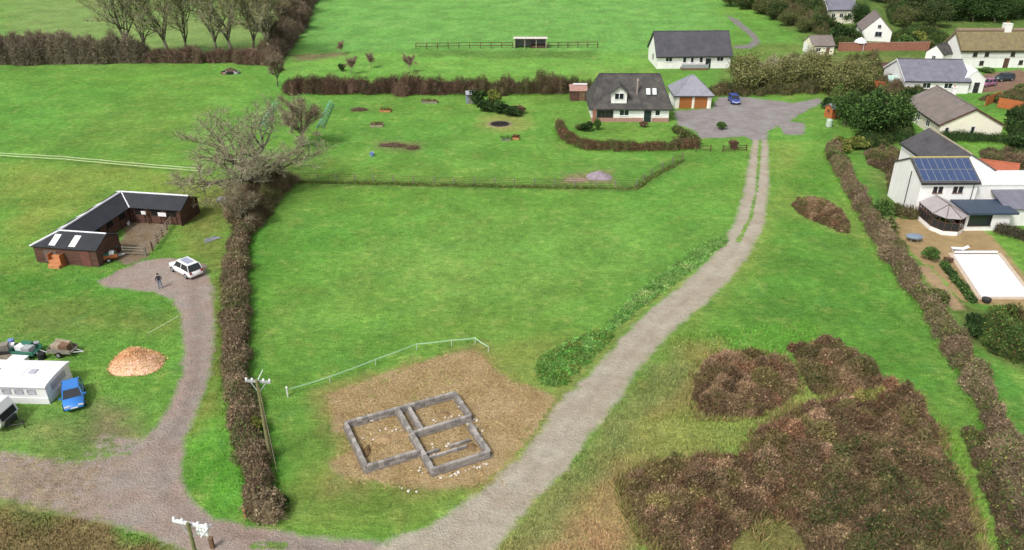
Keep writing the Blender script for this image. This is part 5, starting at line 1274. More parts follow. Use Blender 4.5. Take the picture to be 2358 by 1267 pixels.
# net tunnels, garden bits
def tunnel(px0, px1, label):
    a, b_ = P(*px0), P(*px1); d = b_ - a; L = d.length; rz = math.atan2(d.y, d.x)
    root = thing('net_tunnel', label, 'net tunnel', a, rz, 'green net tunnels in the vegetable garden'); n = 6
    for i in range(n + 1):
        b = MB(); x = L * i / n
        for k in range(8):
            t0, t1 = math.pi * k / 8, math.pi * (k + 1) / 8; b.tube((x, .6 * math.cos(t0), .85 * math.sin(t0)), (x, .6 * math.cos(t1), .85 * math.sin(t1)), .03, .03, 5)
        b.build('hoop', bluem if i == 0 else netgreen, root)
    V, Fq = [], []
    for i in range(25):
        for k in range(17):
            t = math.pi * k / 16; sag = 1 - .06 * abs(math.sin(i / 24 * math.pi * n)); V.append((L * i / 24, .58 * math.cos(t) * sag, .82 * math.sin(t) * sag))
    for i in range(24):
        for k in range(16):
            if (i * 3 + k) % 4 == 0 or k in (0, 15): Fq.append((i * 17 + k, (i + 1) * 17 + k, (i + 1) * 17 + k + 1, i * 17 + k + 1))
    MB().add(V, Fq).build('net', netgreen, root)
tunnel((604, 296), (634, 244), 'green hooped net tunnel standing nearest the big bare oak'); tunnel((738, 296), (762, 242), 'green hooped net tunnel beside the brown brushwood heap')
def bed(px, label, w, d, fr_, plants, group=None):
    root = thing('raised_bed', label, 'raised bed', P(*px), R(random.uniform(-6, 6)), group)
    for x0, x1, y0, y1 in ((-w / 2, w / 2, -d / 2, -d / 2 + .08), (-w / 2, w / 2, d / 2 - .08, d / 2), (-w / 2, -w / 2 + .08, -d / 2 + .08, d / 2 - .08), (w / 2 - .08, w / 2, -d / 2 + .08, d / 2 - .08)): MB().box(x0, x1, y0, y1, 0, .35).build('board', fr_, root)
    MB().box(-w / 2 + .08, w / 2 - .08, -d / 2 + .08, d / 2 - .08, .0, .26).build('soil', earthm, root)
    n = 160; p = np.column_stack([rng.uniform(-w / 2, w / 2, n), rng.uniform(-d / 2, d / 2, n), np.full(n, .27)])
    V, Fq, Cc = blades(p, norm(rng.normal(size=(n, 3)) * .6 + np.array([0, 0, 1])), rng.uniform(.2, .6, n), rng.uniform(.04, .1, n), pick(plants, n), True); tag(link('plants', raw_mesh('plants', V, Fq, FOL, Cc), root), kind='stuff')
bed((888, 256), 'orange framed raised bed on the garden lawn', 2.0, 1.6, terracotta, YELG)
bed((868, 290), 'pale wooden raised bed with stakes on the garden lawn', 2.2, 1.6, palewood, BROWN + YELG)
bed((990, 236), 'weathered raised bed at the foot of the garden hedge', 3.0, 1.4, greywood, BROWN + YELG)
bed((1165, 322), 'small raised bed with green seedlings near the fire pit', 1.6, 1.2, greywood, LUSH)
bed((1188, 320), 'small reddish raised bed near the fire pit', 1.0, 1.0, terracotta, REDB)
bk = thing('blue_bucket', 'blue plastic bucket left on the garden lawn', 'bucket', P(857, 360)); MB().lathe([(.26, 0), (.36, .6), (.38, .62), (.3, .55), (.22, .1)], 14).build('body', bluem, bk); MB().tube((-.36, 0, .6), (0, .1, .8), .015, .015, 5).tube((0, .1, .8), (.36, 0, .6), .015, .015, 5).build('handle', metalg, bk)
gs = thing('garden_shed', 'grey blue garden shed beside the dark evergreen shrubs', 'shed', P(1083, 236), R(8))
gable_walls(gs, 1.6, 1.8, 1.7, 2.2, steelblue); gable_roof(gs, 1.6, 1.8, 1.7, 2.2, fasciam, ov=.12, vg=.1, t=.05, ridgew=.05); door(gs, 'front', .9, 0, .7, 1.5, greywood, greywood)

# stable side clutter
mbk = thing('mounting_block', 'orange wooden mounting steps against the stable front wall', 'steps', P(132, 614), R(-9))
for i in range(3): MB().box(-.7 + i * .0, .7, -.6 + i * .42, .6, i * .42, i * .42 + .4).build('step', terracotta, mbk)
for s in (-1, 1): MB().box(s * .74 - .04, s * .74 + .04, -.2, .6, 0, 1.55).build('side_post', orangewood, mbk)
tt = trailer('tarp_trailer', 'small trailer under a green tarpaulin by the stable corner', (250, 600), R(30), 2.0, 1.2, orangewood, tarpg, [(0, .1, 1.7, 1.0, .45, tarpg), (.5, -.2, .5, .5, .6, plastic_w)])
bk2 = thing('feed_bin', 'dark round feed bin beside the tarpaulin trailer', 'bin', P(268, 582)); MB().lathe([(.34, 0), (.4, .8), (.42, .84)], 14).build('drum', gutter, bk2); MB().lathe([(.44, .842), (.42, .9), (.1, .94)], 14).build('lid', tarpg, bk2)
bk3 = thing('white_bucket', 'small white bucket standing in the stable yard', 'bucket', P(296, 518)); MB().lathe([(.18, 0), (.24, .42), (.26, .44), (.2, .4), (.16, .06)], 12).build('body', plastic_w, bk3); MB().tube((-.24, 0, .42), (.24, 0, .42), .015, .015, 5).build('handle', metalg, bk3)
rk = thing('dark_debris', 'dark pile of rotten timber in rough grass below the stable', 'debris', P(490, 552), R(40))
for i in range(5): MB().box(-1.2 + i * .1, 1.0 - i * .1, -.35 + i * .16, -.25 + i * .16, 0, .1 + .03 * i, random.uniform(-.3, .3)).build('plank', fasciam, rk)
lg = thing('stacked_sheets', 'grey stacked roofing sheets lying beside the brown hedge', 'sheets', P(522, 462), R(-5))
for i in range(4): MB().box(-1.2, 1.2, -.7, .7, i * .09, i * .09 + .07, random.uniform(-.1, .1)).build('sheet', fasciam, lg)
mr = thing('muck_trailer', 'dark trailer and rubbish heap at the end of the tall hedge', 'heap', P(532, 168)); heap(mr, 2.4, 1.4, 1.2, earthm, 31)
for i in range(6): MB().box(-.5, .5, -.35, .35, 0, .5, random.uniform(0, 3), (random.uniform(-1.8, 1.8), -1.0 + random.uniform(-.4, .4), .05)).build('scrap', random.choice([plastic_w, gutter, metalg, brickpale]), mr)

# ------------------------------------------------------------------ person
def person(px, rz):
    root = thing('person', 'standing person in dark jacket and blue jeans on the lane by the white car', 'person', P(*px), rz)
    J = {'pel': (0, 0, .95), 'waist': (0, 0, 1.1), 'chest': (0, 0, 1.32), 'neck': (0, .0, 1.5), 'chin': (0, .02, 1.58), 'head': (0, .02, 1.70),
         'lh': (.1, 0, .9), 'lk': (.13, .04, .5), 'la': (.15, -.02, .09), 'lt': (.16, .16, .04), 'rh': (-.1, 0, .9), 'rk': (-.14, .06, .5), 'ra': (-.17, .02, .09), 'rt': (-.18, .2, .04),
         'ls': (.2, 0, 1.42), 'le': (.3, -.03, 1.16), 'lw': (.26, .12, .95), 'lf': (.25, .17, .86), 'rs': (-.2, 0, 1.42), 're': (-.32, .0, 1.17), 'rw': (-.18, .2, 1.12), 'rf': (-.12, .28, 1.12)}
    Rr = {'pel': .15, 'waist': .15, 'chest': .17, 'neck': .07, 'chin': .085, 'head': .105, 'lh': .1, 'lk': .07, 'la': .05, 'lt': .045, 'rh': .1, 'rk': .07, 'ra': .05, 'rt': .045, 'ls': .08, 'le': .055, 'lw': .04, 'lf': .035, 'rs': .08, 're': .055, 'rw': .04, 'rf': .035}
    ks = list(J); ed = [('pel', 'waist'), ('waist', 'chest'), ('chest', 'neck'), ('neck', 'chin'), ('chin', 'head'), ('pel', 'lh'), ('lh', 'lk'), ('lk', 'la'), ('la', 'lt'), ('pel', 'rh'), ('rh', 'rk'), ('rk', 'ra'), ('ra', 'rt'), ('chest', 'ls'), ('ls', 'le'), ('le', 'lw'), ('lw', 'lf'), ('chest', 'rs'), ('rs', 're'), ('re', 'rw'), ('rw', 'rf')]
    me = bpy.data.meshes.new('body'); me.from_pydata([J[k] for k in ks], [(ks.index(a), ks.index(b)) for a, b in ed], []); me.update()
    o = link('body', me, root); sk = o.modifiers.new('skin', 'SKIN')
    for i, k in enumerate(ks):
        me.skin_vertices[0].data[i].radius = (Rr[k], Rr[k]); me.skin_vertices[0].data[i].use_root = (k == 'pel')
    sub = o.modifiers.new('sub', 'SUBSURF'); sub.levels = 1; sub.render_levels = 1
    t = NT('clothing'); tcn = t.n('ShaderNodeTexCoord'); sx = t.n('ShaderNodeSeparateXYZ'); t.l(tcn.outputs['Object'], sx.inputs[0]); cr_ = t.n('ShaderNodeValToRGB'); cr_.color_ramp.interpolation = 'CONSTANT'
    els = cr_.color_ramp.elements; els[0].position = 0; els[0].color = (.03, .025, .02, 1); els[1].position = .05; els[1].color = (.13, .19, .30, 1)
    for p_, c_ in ((.5, (.018, .022, .04, 1)), (.765, (.5, .3, .22, 1))): e_ = els.new(p_); e_.color = c_
    dv = t.math('DIVIDE', sx.outputs[2], 2.0); t.l(dv, cr_.inputs[0]); t.l(cr_.outputs[0], t.b.inputs['Base Color']); t.b.inputs['Roughness'].default_value = .85
    me.materials.append(t.m)
    MB().lathe([(.112, 1.70), (.118, 1.76), (.09, 1.82), (.03, 1.845)], 12, (0, .005, 0)).build('hair', MAT('dark_hair', (.03, .02, .015), .8), root, True)
    skin = MAT('skin', (.5, .3, .22), .6)
    for s, c_ in ((1, (.25, .17, .84)), (-1, (-.11, .29, 1.11))):
        b = MB()
        for i in range(4): b.tube((c_[0] + (i - 1.5) * .02, c_[1], c_[2]), (c_[0] + (i - 1.5) * .022, c_[1] + .02, c_[2] - .08 + abs(i - 1.5) * .01), .011, .009, 6)
        b.tube((c_[0] + s * -.035, c_[1], c_[2] + .02), (c_[0] + s * -.06, c_[1] + .02, c_[2] - .03), .012, .01, 6); b.build('fingers', skin, root)
    return root
person((370, 664), R(200))

# ------------------------------------------------------------------ garden furniture on the right
tb = thing('patio_table', 'grey blue covered garden table on the patio', 'table', P(2103, 556), R(-8))
MB().lathe([(.95, .55), (1.0, .72), (.9, .8), (.2, .84)], 18, sy=.7).build('cover', steelblue, tb)
for a in range(4): MB().tube((.55 * math.cos(a * 1.57 + .78), .4 * math.sin(a * 1.57 + .78), 0), (.5 * math.cos(a * 1.57 + .78), .36 * math.sin(a * 1.57 + .78), .6), .04, .04, 6).build('leg', metalg, tb)
sb = thing('sun_lounger', 'white sun lounger beside the patio pool end', 'sun lounger', P(2208, 578), R(-10))
MB().box(-.9, .4, -.3, .3, .3, .36).build('seat', plastic_w, sb); b = MB(); b.slab([(.4, -.3, .36), (.4, .3, .36), (.95, .3, .7), (.95, -.3, .7)], .05); b.build('backrest', plastic_w, sb)
for x in (-.8, .35):
    for s in (-.26, .26): MB().box(x - .03, x + .03, s - .03, s + .03, 0, .3).build('leg', plastic_w, sb)
urn = thing('dark_planter', 'round dark planter pot on the paving at the pool end', 'planter', P(2270, 697)); MB().lathe([(.28, 0), (.45, .25), (.48, .5), (.36, .55)], 16).build('pot', gutter, urn); MB().lathe([(.355, .5), (.1, .56)], 16).build('soil', earthm, urn)
bn = thing('wooden_cabin', 'small orange wooden summerhouse with pale roof by the evergreen tree', 'summerhouse', P(1916, 270), R(20))
gable_walls(bn, 2.0, 2.0, 1.9, 2.5, orangewood); gable_roof(bn, 2.0, 2.0, 1.9, 2.5, greyslate, ov=.25, vg=.2, t=.06, ridgew=.05); door(bn, 'front', 1.0, .2, .8, 1.6, timber, orangewood); window(bn, 'left', 1.0, 0, .9, .7, .7, frame=orangewood)
wt = thing('water_tank', 'pale green water tank beside the orange summerhouse', 'tank', P(1908, 292)); MB().lathe([(.5, 0), (.55, .1), (.55, 1.2), (.4, 1.35), (.15, 1.4)], 16).build('drum', MAT('pale_green_tank', (.4, .5, .4), .6), wt); MB().tube((0, -.56, .2), (0, -.66, .2), .05, .05, 6).build('tap', metalg, wt)
def panel_fence(label, px0, px1, h, m, n, name='panel_fence', pw=None):
    a, b_ = P(*px0), P(*px1); d = b_ - a; L = d.length; root = thing(name, label, 'fence', a, math.atan2(d.y, d.x)); w = L / n
    for i in range(n + 1): MB().box(w * i - .06, w * i + .06, -.06, .06, -.1, h + .08).build('post', m, root)
    for i in range(n):
        p_ = MB().box(w * i + .062, w * (i + 1) - .062, -.02, .02, .08, h).build('panel', m, root)
    return root
panel_fence('bright orange panel fence beside the parking court', (2268, 245), (2300, 232), 1.8, orangewood, 2); panel_fence('long bright orange panel fence behind the cream bungalow', (2296, 248), (2375, 262), 1.9, orangewood, 4)
panel_fence('orange brown panel fence beside the grey bungalow greenhouse', (1985, 200), (2036, 206), 1.5, orangewood, 3)
bw = thing('brick_garden_wall', 'long red brick garden wall below the far white house', 'wall', P(1930, 118), 0); q = P(2135, 116) - P(1930, 118)
bw.rotation_euler = (0, 0, math.atan2(q.y, q.x)); MB().box(0, q.length, -.15, .15, -.1, 1.9).build('brickwork', brick, bw); MB().box(-.05, q.length + .05, -.2, .2, 1.902, 2.0).build('coping', brickpale, bw)
for t in (0, .25, .5, .75, 1): MB().box(q.length * t - .25, q.length * t + .25, -.28, -.152, -.1, 2.1).build('pier', brick, bw)
gh = thing('greenhouse', 'small pale green glass greenhouse by the grey bungalow gable', 'greenhouse', P(2060, 200), R(-10))
gable_walls(gh, 3.4, 2.4, 1.6, 2.3, MAT('greenhouse_glass', (.36, .50, .45), .25, .1, 1.5, spec=.6), name='glazing')
b = MB()
for x in (-1.7, -.85, 0, .85, 1.7):
    for s in (-1, 1): b.tube((x, s * 1.215, 0), (x, s * 1.215, 1.62), .03, .03, 4).tube((x, s * 1.215, 1.62), (x, 0, 2.33), .03, .03, 4)
b.tube((-1.72, 0, 2.33), (1.72, 0, 2.33), .035, .035, 4); b.build('frame', plastic_w, gh)
rs = thing('red_garden_shed', 'dull red garden shed on the lawn below the brick wall', 'shed', P(2036, 172), R(5))
gable_walls(rs, 2.2, 2.0, 1.8, 2.5, brick); gable_roof(rs, 2.2, 2.0, 1.8, 2.5, timber, ov=.15, vg=.1, t=.05, ridgew=.05); door(rs, 'front', 1.0, 0, .8, 1.6, brickpale, brickpale)
ig = thing('garden_gazebo', 'pale domed garden gazebo in front of the brick wall', 'gazebo', P(1978, 116))
b = MB(); b.lathe([(1.5, 1.9), (1.2, 2.4), (.5, 2.9), (.05, 3.1)], 10); b.build('canopy', plastic_w, ig)
for a in range(5): MB().tube((1.35 * math.cos(a * 1.257), 1.35 * math.sin(a * 1.257), 0), (1.35 * math.cos(a * 1.257), 1.35 * math.sin(a * 1.257), 1.95), .05, .05, 6).build('post', plastic_w, ig)
rg = thing('red_roofed_store', 'low store with red tiled roof behind the solar panel house', 'store', P(2285, 412), R(-25))
gable_walls(rg, 5.5, 3.4, 1.6, 2.6, brick); gable_roof(rg, 5.5, 3.4, 1.6, 2.6, MAT('red_tile', (.36, .11, .06), .85, .2, 2, fine=.25), ov=.2, vg=.1, t=.08); door(rg, 'front', 1.7, 0, .9, 1.5, brownwood)

# ------------------------------------------------------------------ hedges
hedge('field_hedge', 'long flail cut brown hedge between the lane and the central field', [(572, 505), (552, 580), (543, 660), (541, 760), (543, 860), (556, 950), (580, 1040), (606, 1130), (622, 1188)], 2.3, 1.75, HB, 110, MIDG + OLIVE, .16, (.2, .55), seed=3, rag=.2)
hedge('boundary_hedge', 'tall brown hedge running between the right field and the gardens', [(1912, 350), (1940, 400), (1975, 460), (2012, 525), (2055, 592), (2100, 660), (2150, 728), (2205, 810), (2258, 910), (2306, 1020), (2352, 1140), (2420, 1320)], 2.2, 1.7, HB, 95, MIDG + YELG, .16, (.25, .65), seed=13, rag=.22)
hedge('garden_hedge', 'tall dark brown hedge along the back of the long garden', [(668, 214), (800, 214), (950, 214), (1090, 215)], 3.0, 2.8, [C(118, 92, 78), C(92, 76, 62), C(128, 104, 84)], 60, DARKG, .22, (.3, .9), seed=23, rag=.28)
hedge('garden_hedge', 'dark olive overgrown hedge behind the shrubs and chalet house', [(1098, 214), (1200, 215), (1290, 216), (1345, 214)], 3.2, 3.3, OLIVE + BROWN[:2], 60, DARKG, .3, (.4, 1.2), seed=27, rag=.35)
hedge('front_garden_hedge', 'trimmed russet hedge curving round the chalet front garden', [(1288, 296), (1300, 322), (1345, 342), (1420, 346), (1500, 346), (1560, 344), (1596, 340)], 1.9, 1.7, [C(126, 96, 76), C(112, 92, 66), C(110, 100, 66)], 70, MIDG, .25, (.2, .5), seed=33, rag=.2)
hedge('roadside_hedge', 'dark green roadside hedge behind the dark blue car', [(1640, 218), (1720, 219), (1800, 217), (1890, 210)], 2.4, 2.2, OLIVE + BROWN[:1], 60, DARKG, .5, (.3, .9), seed=43, rag=.3)
hedge('paddock_hedge', 'tall bare hedge of upright stems across the far left paddock', [(-60, 146), (100, 146), (230, 144), (330, 142)], 3.8, 5.6, [C(150, 138, 120), C(132, 120, 104), C(158, 148, 120)], 42, OLIVE, .06, (.8, 2.2), seed=53, rag=.2, upright=1.4, width=.09)
hedge('paddock_hedge', 'reddish brown scrub hedge under the row of paddock trees', [(330, 142), (430, 142), (540, 142), (625, 148)], 3.6, 2.6, [C(146, 118, 102), C(128, 104, 92), C(144, 130, 102)], 45, OLIVE, .1, (.6, 1.6), seed=57, rag=.3, upright=1.0, width=.08)
hedge('field_edge_hedge', 'brown bare hedge climbing the edge of the upper field', [(628, 142), (660, 90), (690, 40), (716, -8), (730, -40)], 4.6, 3.8, [C(142, 124, 108), C(124, 106, 92), C(150, 136, 108)], 40, OLIVE, .05, (.7, 1.9), seed=63, rag=.3, upright=1.0, width=.09)
hedge('grass_strip', 'dark uncut grass strip under the garden wire fence', [(680, 420), (860, 424), (1000, 428), (1230, 432), (1466, 436), (1502, 408), (1574, 370)], .55, .24, [C(104, 134, 62), C(122, 140, 72), C(132, 128, 80), C(90, 118, 54)], 90, None, 0, (.12, .35), seed=83, rag=.35, cat='grass strip')
hedge('clipped_hedge', 'clipped dark green hedge between the two right hand houses', [(2040, 326), (2110, 330), (2180, 326)], 2.0, 1.8, DARKG, 60, DARKG, .9, (.15, .35), seed=73, rag=.1)
hedge('clipped_hedge', 'clipped dark green hedge below the cream gable wall', [(2186, 324), (2260, 326), (2345, 330)], 2.0, 1.6, DARKG, 60, DARKG, .9, (.15, .35), seed=75, rag=.1)
hedge('terrace_hedge', 'low green hedge strip between the terrace and the pool', [(2172, 612), (2200, 648), (2238, 696)], .9, .8, DARKG, 90, MIDG, .8, (.12, .3), seed=77, rag=.15)
hedge('patio_hedge', 'low dark shrub hedge at the foot of the solar panel house wall', [(2030, 484), (2058, 486), (2092, 502)], 1.6, 1.3, OLIVE, 80, DARKG, .5, (.2, .5), seed=79, rag=.25)
hedge('grey_hedge', 'dull brown hedge block beside the white extension lawn', [(2300, 538), (2350, 552), (2400, 566)], 1.4, 1.5, [C(96, 92, 74), C(84, 80, 62)], 90, None, 0, (.15, .4), seed=81, rag=.1)

# ------------------------------------------------------------------ bramble thickets
MIXB = [C(140, 114, 90), C(120, 96, 76), C(164, 136, 106), C(126, 112, 78), C(104, 84, 66), C(152, 112, 88), C(176, 148, 116), C(136, 102, 80), C(116, 112, 66), C(186, 154, 126), C(150, 142, 86)]
thicket('bramble_thicket', 'rounded brown bramble mound standing alone beside the yellow grass', 'brambles', [(1606, 870), (1640, 822), (1740, 816), (1800, 830), (1834, 870), (1828, 908), (1790, 940), (1700, 960), (1620, 960), (1600, 920)], 2.0, MIXB, 300, OLIVE, .08, seed=101, edge=2.2, low=.5)
thicket('bramble_thicket', 'brown and grey bramble mound at the top of the rough corner', 'brambles', [(1828, 806), (1890, 790), (1950, 812), (2020, 862), (2036, 890), (1960, 905), (1880, 910), (1848, 876)], 1.7, MIXB + OLIVE[:2], 280, OLIVE + DARKG[:1], .2, seed=111, edge=1.8)
thicket('bramble_thicket', 'dark brown bramble mass beside the tan dry grass', 'brambles', [(1436, 1112), (1500, 1080), (1600, 1062), (1720, 1058), (1740, 1010), (1830, 955), (1915, 925), (1930, 1080), (1880, 1190), (1840, 1215), (1770, 1200), (1700, 1225), (1665, 1310), (1560, 1310), (1490, 1240), (1456, 1180)], 2.1, MIXB, 240, OLIVE, .12, seed=121, edge=2.0, lump=4)
thicket('bramble_thicket', 'olive green leafy bramble mass next to the right field strip', 'brambles', [(1880, 1095), (1930, 1010), (2060, 1000), (2150, 1010), (2170, 1060), (2205, 1130), (2240, 1220), (2250, 1320), (1860, 1320), (1850, 1230), (1850, 1190)], 2.0, OLIVE[:3] + MIXB[:4], 230, DARKG + OLIVE, .3, seed=131, edge=1.8, lump=4)
thicket('bramble_thicket', 'warm brown bramble mass below the yellow tufted clump', 'brambles', [(1895, 950), (1960, 905), (2050, 890), (2110, 925), (2150, 990), (2155, 1030), (2060, 1018), (1950, 1028), (1895, 1070)], 2.1, MIXB, 250, OLIVE, .2, seed=141, edge=1.8)
thicket('bramble_thicket', 'small low bramble patch alone in the upper right field', 'brambles', [(1822, 474), (1850, 458), (1895, 462), (1935, 488), (1956, 524), (1942, 540), (1905, 520), (1850, 500)], 1.0, MIXB + OLIVE[:1], 200, OLIVE, .15, seed=151, edge=1.4, rmin=.5, rmax=1.0)
thicket('bramble_thicket', 'ragged olive bramble strip along the foot of the boundary hedge', 'brambles', [(2215, 985), (2262, 1010), (2320, 1130), (2360, 1300), (2310, 1300), (2290, 1190), (2250, 1090)], 1.0, OLIVE + BROWN[:2], 200, YELG + MIDG, .4, seed=161, edge=1.0, rmin=.4, rmax=.9)
def tall_grass(poly_px, n, name, label, cols, h0=.3, h1=.85):
    poly = PP(poly_px); lo, hi = poly.min(0) - .8, poly.max(0) + .8; q = lo + rng.random((n, 2)) * (hi - lo)
    sd = poly_sd(poly, q[:, 0], q[:, 1]); f_ = fbm(q[:, 0], q[:, 1], 1.7, 303, 3); q = q[(sd < .8) & ((np.abs(sd) < 1.0) | (f_ > .06)) & (f_ > -.12)]; m = len(q)
    c = pick(cols, m, .3)
    V, Fq, Cc = blades(np.column_stack([q, np.zeros(m)]), norm(np.column_stack([rng.normal(0, .55, (m, 2)), np.ones(m)])), rng.uniform(h0, h1, m), rng.uniform(.05, .1, m), c)
    tag(link(name, raw_mesh(name, V, Fq, FOL, Cc)), label, 'grass', kind='stuff')
STRAW = [C(176, 158, 104), C(158, 150, 88), C(190, 170, 122), C(132, 148, 74), C(150, 130, 90)]
tall_grass([(1606, 870), (1640, 822), (1740, 816), (1800, 830), (1834, 870), (1828, 908), (1790, 940), (1700, 960), (1620, 960), (1600, 920)], 9000, 'dead_grass', 'straw coloured dead grass fringing the lone bramble mound', STRAW)
tall_grass([(1436, 1112), (1500, 1080), (1600, 1062), (1720, 1058), (1740, 1010), (1830, 955), (1915, 925), (1960, 905), (2050, 890), (2110, 925), (2150, 990), (2170, 1060), (2205, 1130), (2240, 1220), (2250, 1320), (1650, 1310), (1560, 1310), (1490, 1240), (1456, 1180)], 70000, 'dead_grass', 'straw and green dead grass growing up through the large bramble mass', STRAW, .4, 1.2)
thicket('grass_clump', 'pale yellow tufted grass clump on top of the brambles', 'grass clump', [(1945, 935), (1985, 918), (2035, 930), (2040, 950), (2000, 955), (1960, 950)], 2.2, YELG + [C(176, 160, 104), C(190, 176, 110)], 220, None, tw=(.3, .6), seed=171, edge=.5, rmin=.5, rmax=.8, low=.9)
thicket('weedy_bank', 'lush green weedy bank along the left edge of the gravel track', 'weeds', [(1672, 540), (1684, 556), (1630, 596), (1560, 650), (1480, 706), (1412, 768), (1388, 756), (1460, 680), (1540, 618), (1620, 560)], .3, LUSH + [C(140, 188, 100, .9), C(150, 180, 110, .9), C(160, 176, 110, .9)], 95, LUSH + [C(140, 190, 104, .9)], .4, tw=(.12, .32), seed=181, edge=1.2, lump=1.3, width=.06, rmin=.35, rmax=.75, low=.55)
thicket('weedy_bank', 'bushy green weed patch between the soil plot and the track', 'weeds', [(1420, 772), (1392, 800), (1340, 850), (1300, 888), (1262, 896), (1232, 870), (1240, 830), (1300, 790), (1370, 760)], .36, LUSH + YELG[:1] + [C(130, 176, 96, .9)], 95, LUSH + YELG[:1] + MIDG[1:2], .4, tw=(.12, .35), seed=191, edge=.9, lump=1.4, width=.06, rmin=.35, rmax=.75, low=.45)
thicket('heather_patch', 'dark weedy clump on the dry grass near the bramble mound', 'weeds', [(1500, 1060), (1530, 1046), (1600, 1046), (1560, 1062)], .4, OLIVE, 160, OLIVE, .3, tw=(.15, .4), seed=195, edge=.5)
thicket('garden_shrubbery', 'mixed dark green and red shrub border below the pool', 'shrubs', [(2240, 770), (2262, 730), (2330, 722), (2420, 740), (2420, 860), (2340, 838), (2280, 812)], 1.6, DARKG + MIDG + REDB[:1], 130, DARKG + MIDG + YELG + REDB[:2], .9, seed=201, edge=1.0, lump=1.6)
thicket('rockery', 'brown and green rockery planting on the slope beside the solar panel house', 'shrubs', [(1990, 352), (2040, 344), (2075, 360), (2085, 400), (2060, 470), (2045, 440), (2040, 400), (2000, 380)], .9, OLIVE + BROWN, 120, MIDG + YELG, .4, seed=211, edge=.8, lump=1.5)
thicket('garden_shrubbery', 'dull brown shrub border behind the solar panel house lawn', 'shrubs', [(2255, 350), (2370, 362), (2370, 400), (2300, 392), (2262, 372)], 1.2, BROWN + OLIVE, 90, MIDG, .35, seed=215, edge=.9)
thicket('garden_shrubbery', 'olive and rust shrub border below the red garden shed', 'shrubs', [(2010, 196), (2040, 186), (2090, 214), (2100, 232), (2060, 236)], 1.8, OLIVE + BROWN, 45, MIDG + YELG, .5, tw=(.4, 1.0), seed=217, edge=1.2)

thicket('hedge_scrub', 'brown scrub and ivy thicket round the foot of the big oak', 'scrub', [(520, 500), (540, 452), (590, 425), (660, 412), (690, 418), (650, 450), (620, 490), (600, 530), (540, 530)], 2.2, BROWN + LICH, 110, DARKG + OLIVE, .2, tw=(.4, 1.2), seed=221, edge=1.4, lump=2.2)
# ------------------------------------------------------------------ trees and shrubs
OAKC = [C(176, 170, 132, .9), C(160, 158, 116, .9), C(186, 176, 150, .9), C(154, 144, 120, .9), C(172, 160, 140, .9)]
oak = tree_mesh(11, 13.0, 2.0, .5, 4, OAKC, 2, (.35, 1.0), first=.15, nb=(5, 6), up=.35, width=.03)
place_tree('bare_oak', 'big spreading bare oak with lichen covered branches beside the field hedge', oak, P(590, 440), 1.0, R(60), sxy=1.5)
oak2 = tree_mesh(17, 9.0, .8, .3, 3, OAKC + BROWN, 6, (.4, 1.0), first=.2, width=.04)
place_tree('bare_tree', 'smaller bare tree in the hedge below the big oak', oak2, P(560, 520), .75)
place_tree('bare_tree', 'bare twiggy tree leaning at the garden edge above the big oak', oak2, P(694, 338), 1.1, R(140))
pad = [tree_mesh(s, 21, .42, .3, 3, OAKC + LICH[:1], 6, (.5, 1.4), YELG, 1, .24, first=.16, nb=(4, 5), up=.7, width=.045) for s in (21, 22, 23)]
ORD = ('first', 'second', 'third', 'fourth', 'fifth', 'sixth', 'seventh', 'eighth', 'ninth')
for i, (px, s) in enumerate((((292, 138), 1.0), ((338, 134), .8), ((392, 141), 1.05), ((430, 132), .8), ((500, 132), .85), ((538, 141), 1.05), ((585, 130), .85), ((622, 138), .95))):
    place_tree('paddock_tree', '%s tall upright lichened tree in the paddock row, counted from the upper field hedge' % ORD[7 - i], pad[i % 3], P(*px), s * 1.18, group='row of upright trees across the far paddock')
brt = [tree_mesh(s, 12, .6, .25, 3, BROWN + OAKC[3:], 8, (.5, 1.2), first=.22, width=.055) for s in (31, 32)]
for i, (px, s) in enumerate((((630, 120), .8), ((655, 75), .9), ((680, 35), 1.0), ((700, 5), 1.0), ((610, 90), 1.0), ((640, 40), 1.0))):
    place_tree('hedgerow_tree', '%s brown bare tree %s, counted from the paddock corner' % ((ORD[i], 'in the upper field hedge') if i < 4 else (ORD[i - 4], 'standing behind the upper field hedge')), brt[i % 2], P(*px), s, group='bare trees along the upper field edge')
place_tree('bare_tree', 'lone low bare tree at the end of the dark garden hedge', brt[0], P(640, 200), .62)
for i in range(9):
    place_tree('distant_stem', '%s bare sapling in the tall paddock hedge, counted from its open field end' % ORD[i], brt[i % 2], P(8 + i * 25 + random.uniform(-6, 6), 140), random.uniform(.5, .62), group='saplings in the far paddock hedge')
sap = tree_mesh(41, 4.2, .5, .07, 2, [C(170, 140, 124), C(150, 124, 108)], 10, (.3, .7), first=.35, bk=palebark, width=.04)
for px, s, lb in (((785, 126), .9, 'small pinkish bare sapling up the bank behind the dark conifer bush'), ((855, 158), 1.0, 'slender bare sapling between the other saplings behind the garden hedge'), ((945, 168), 1.15, 'tallest bare sapling behind the garden hedge, nearest the paddock fence'), ((810, 172), 1.1, 'slender bare sapling right beside the dark conifer bush')):
    place_tree('garden_sapling', lb, sap, P(*px), s, group='bare saplings behind the garden hedge')
dk = shrub_mesh(51, DARKG, 3200, 11, .15); md = shrub_mesh(52, MIDG, 3000, 10, .15); yl = shrub_mesh(53, YELG, 3000, 10, .15); rd = shrub_mesh(54, REDB + BROWN, 3000, 9, .15); ol = shrub_mesh(55, OLIVE + MIDG[:2], 3000, 11, .15)
place_shrub('dark_bush', 'small dark conifer bush behind the garden hedge saplings', dk, P(788, 164), .9, 1.9, cat='bush')
S = lambda px, m, lb, rx, h, nm='evergreen_shrub', g=None: place_shrub(nm, lb, m, P(*px), rx, h, group=g)
S((1100, 238), dk, 'tall dark green shrub at the garden shed end of the shrub row', 1.9, 3.0)
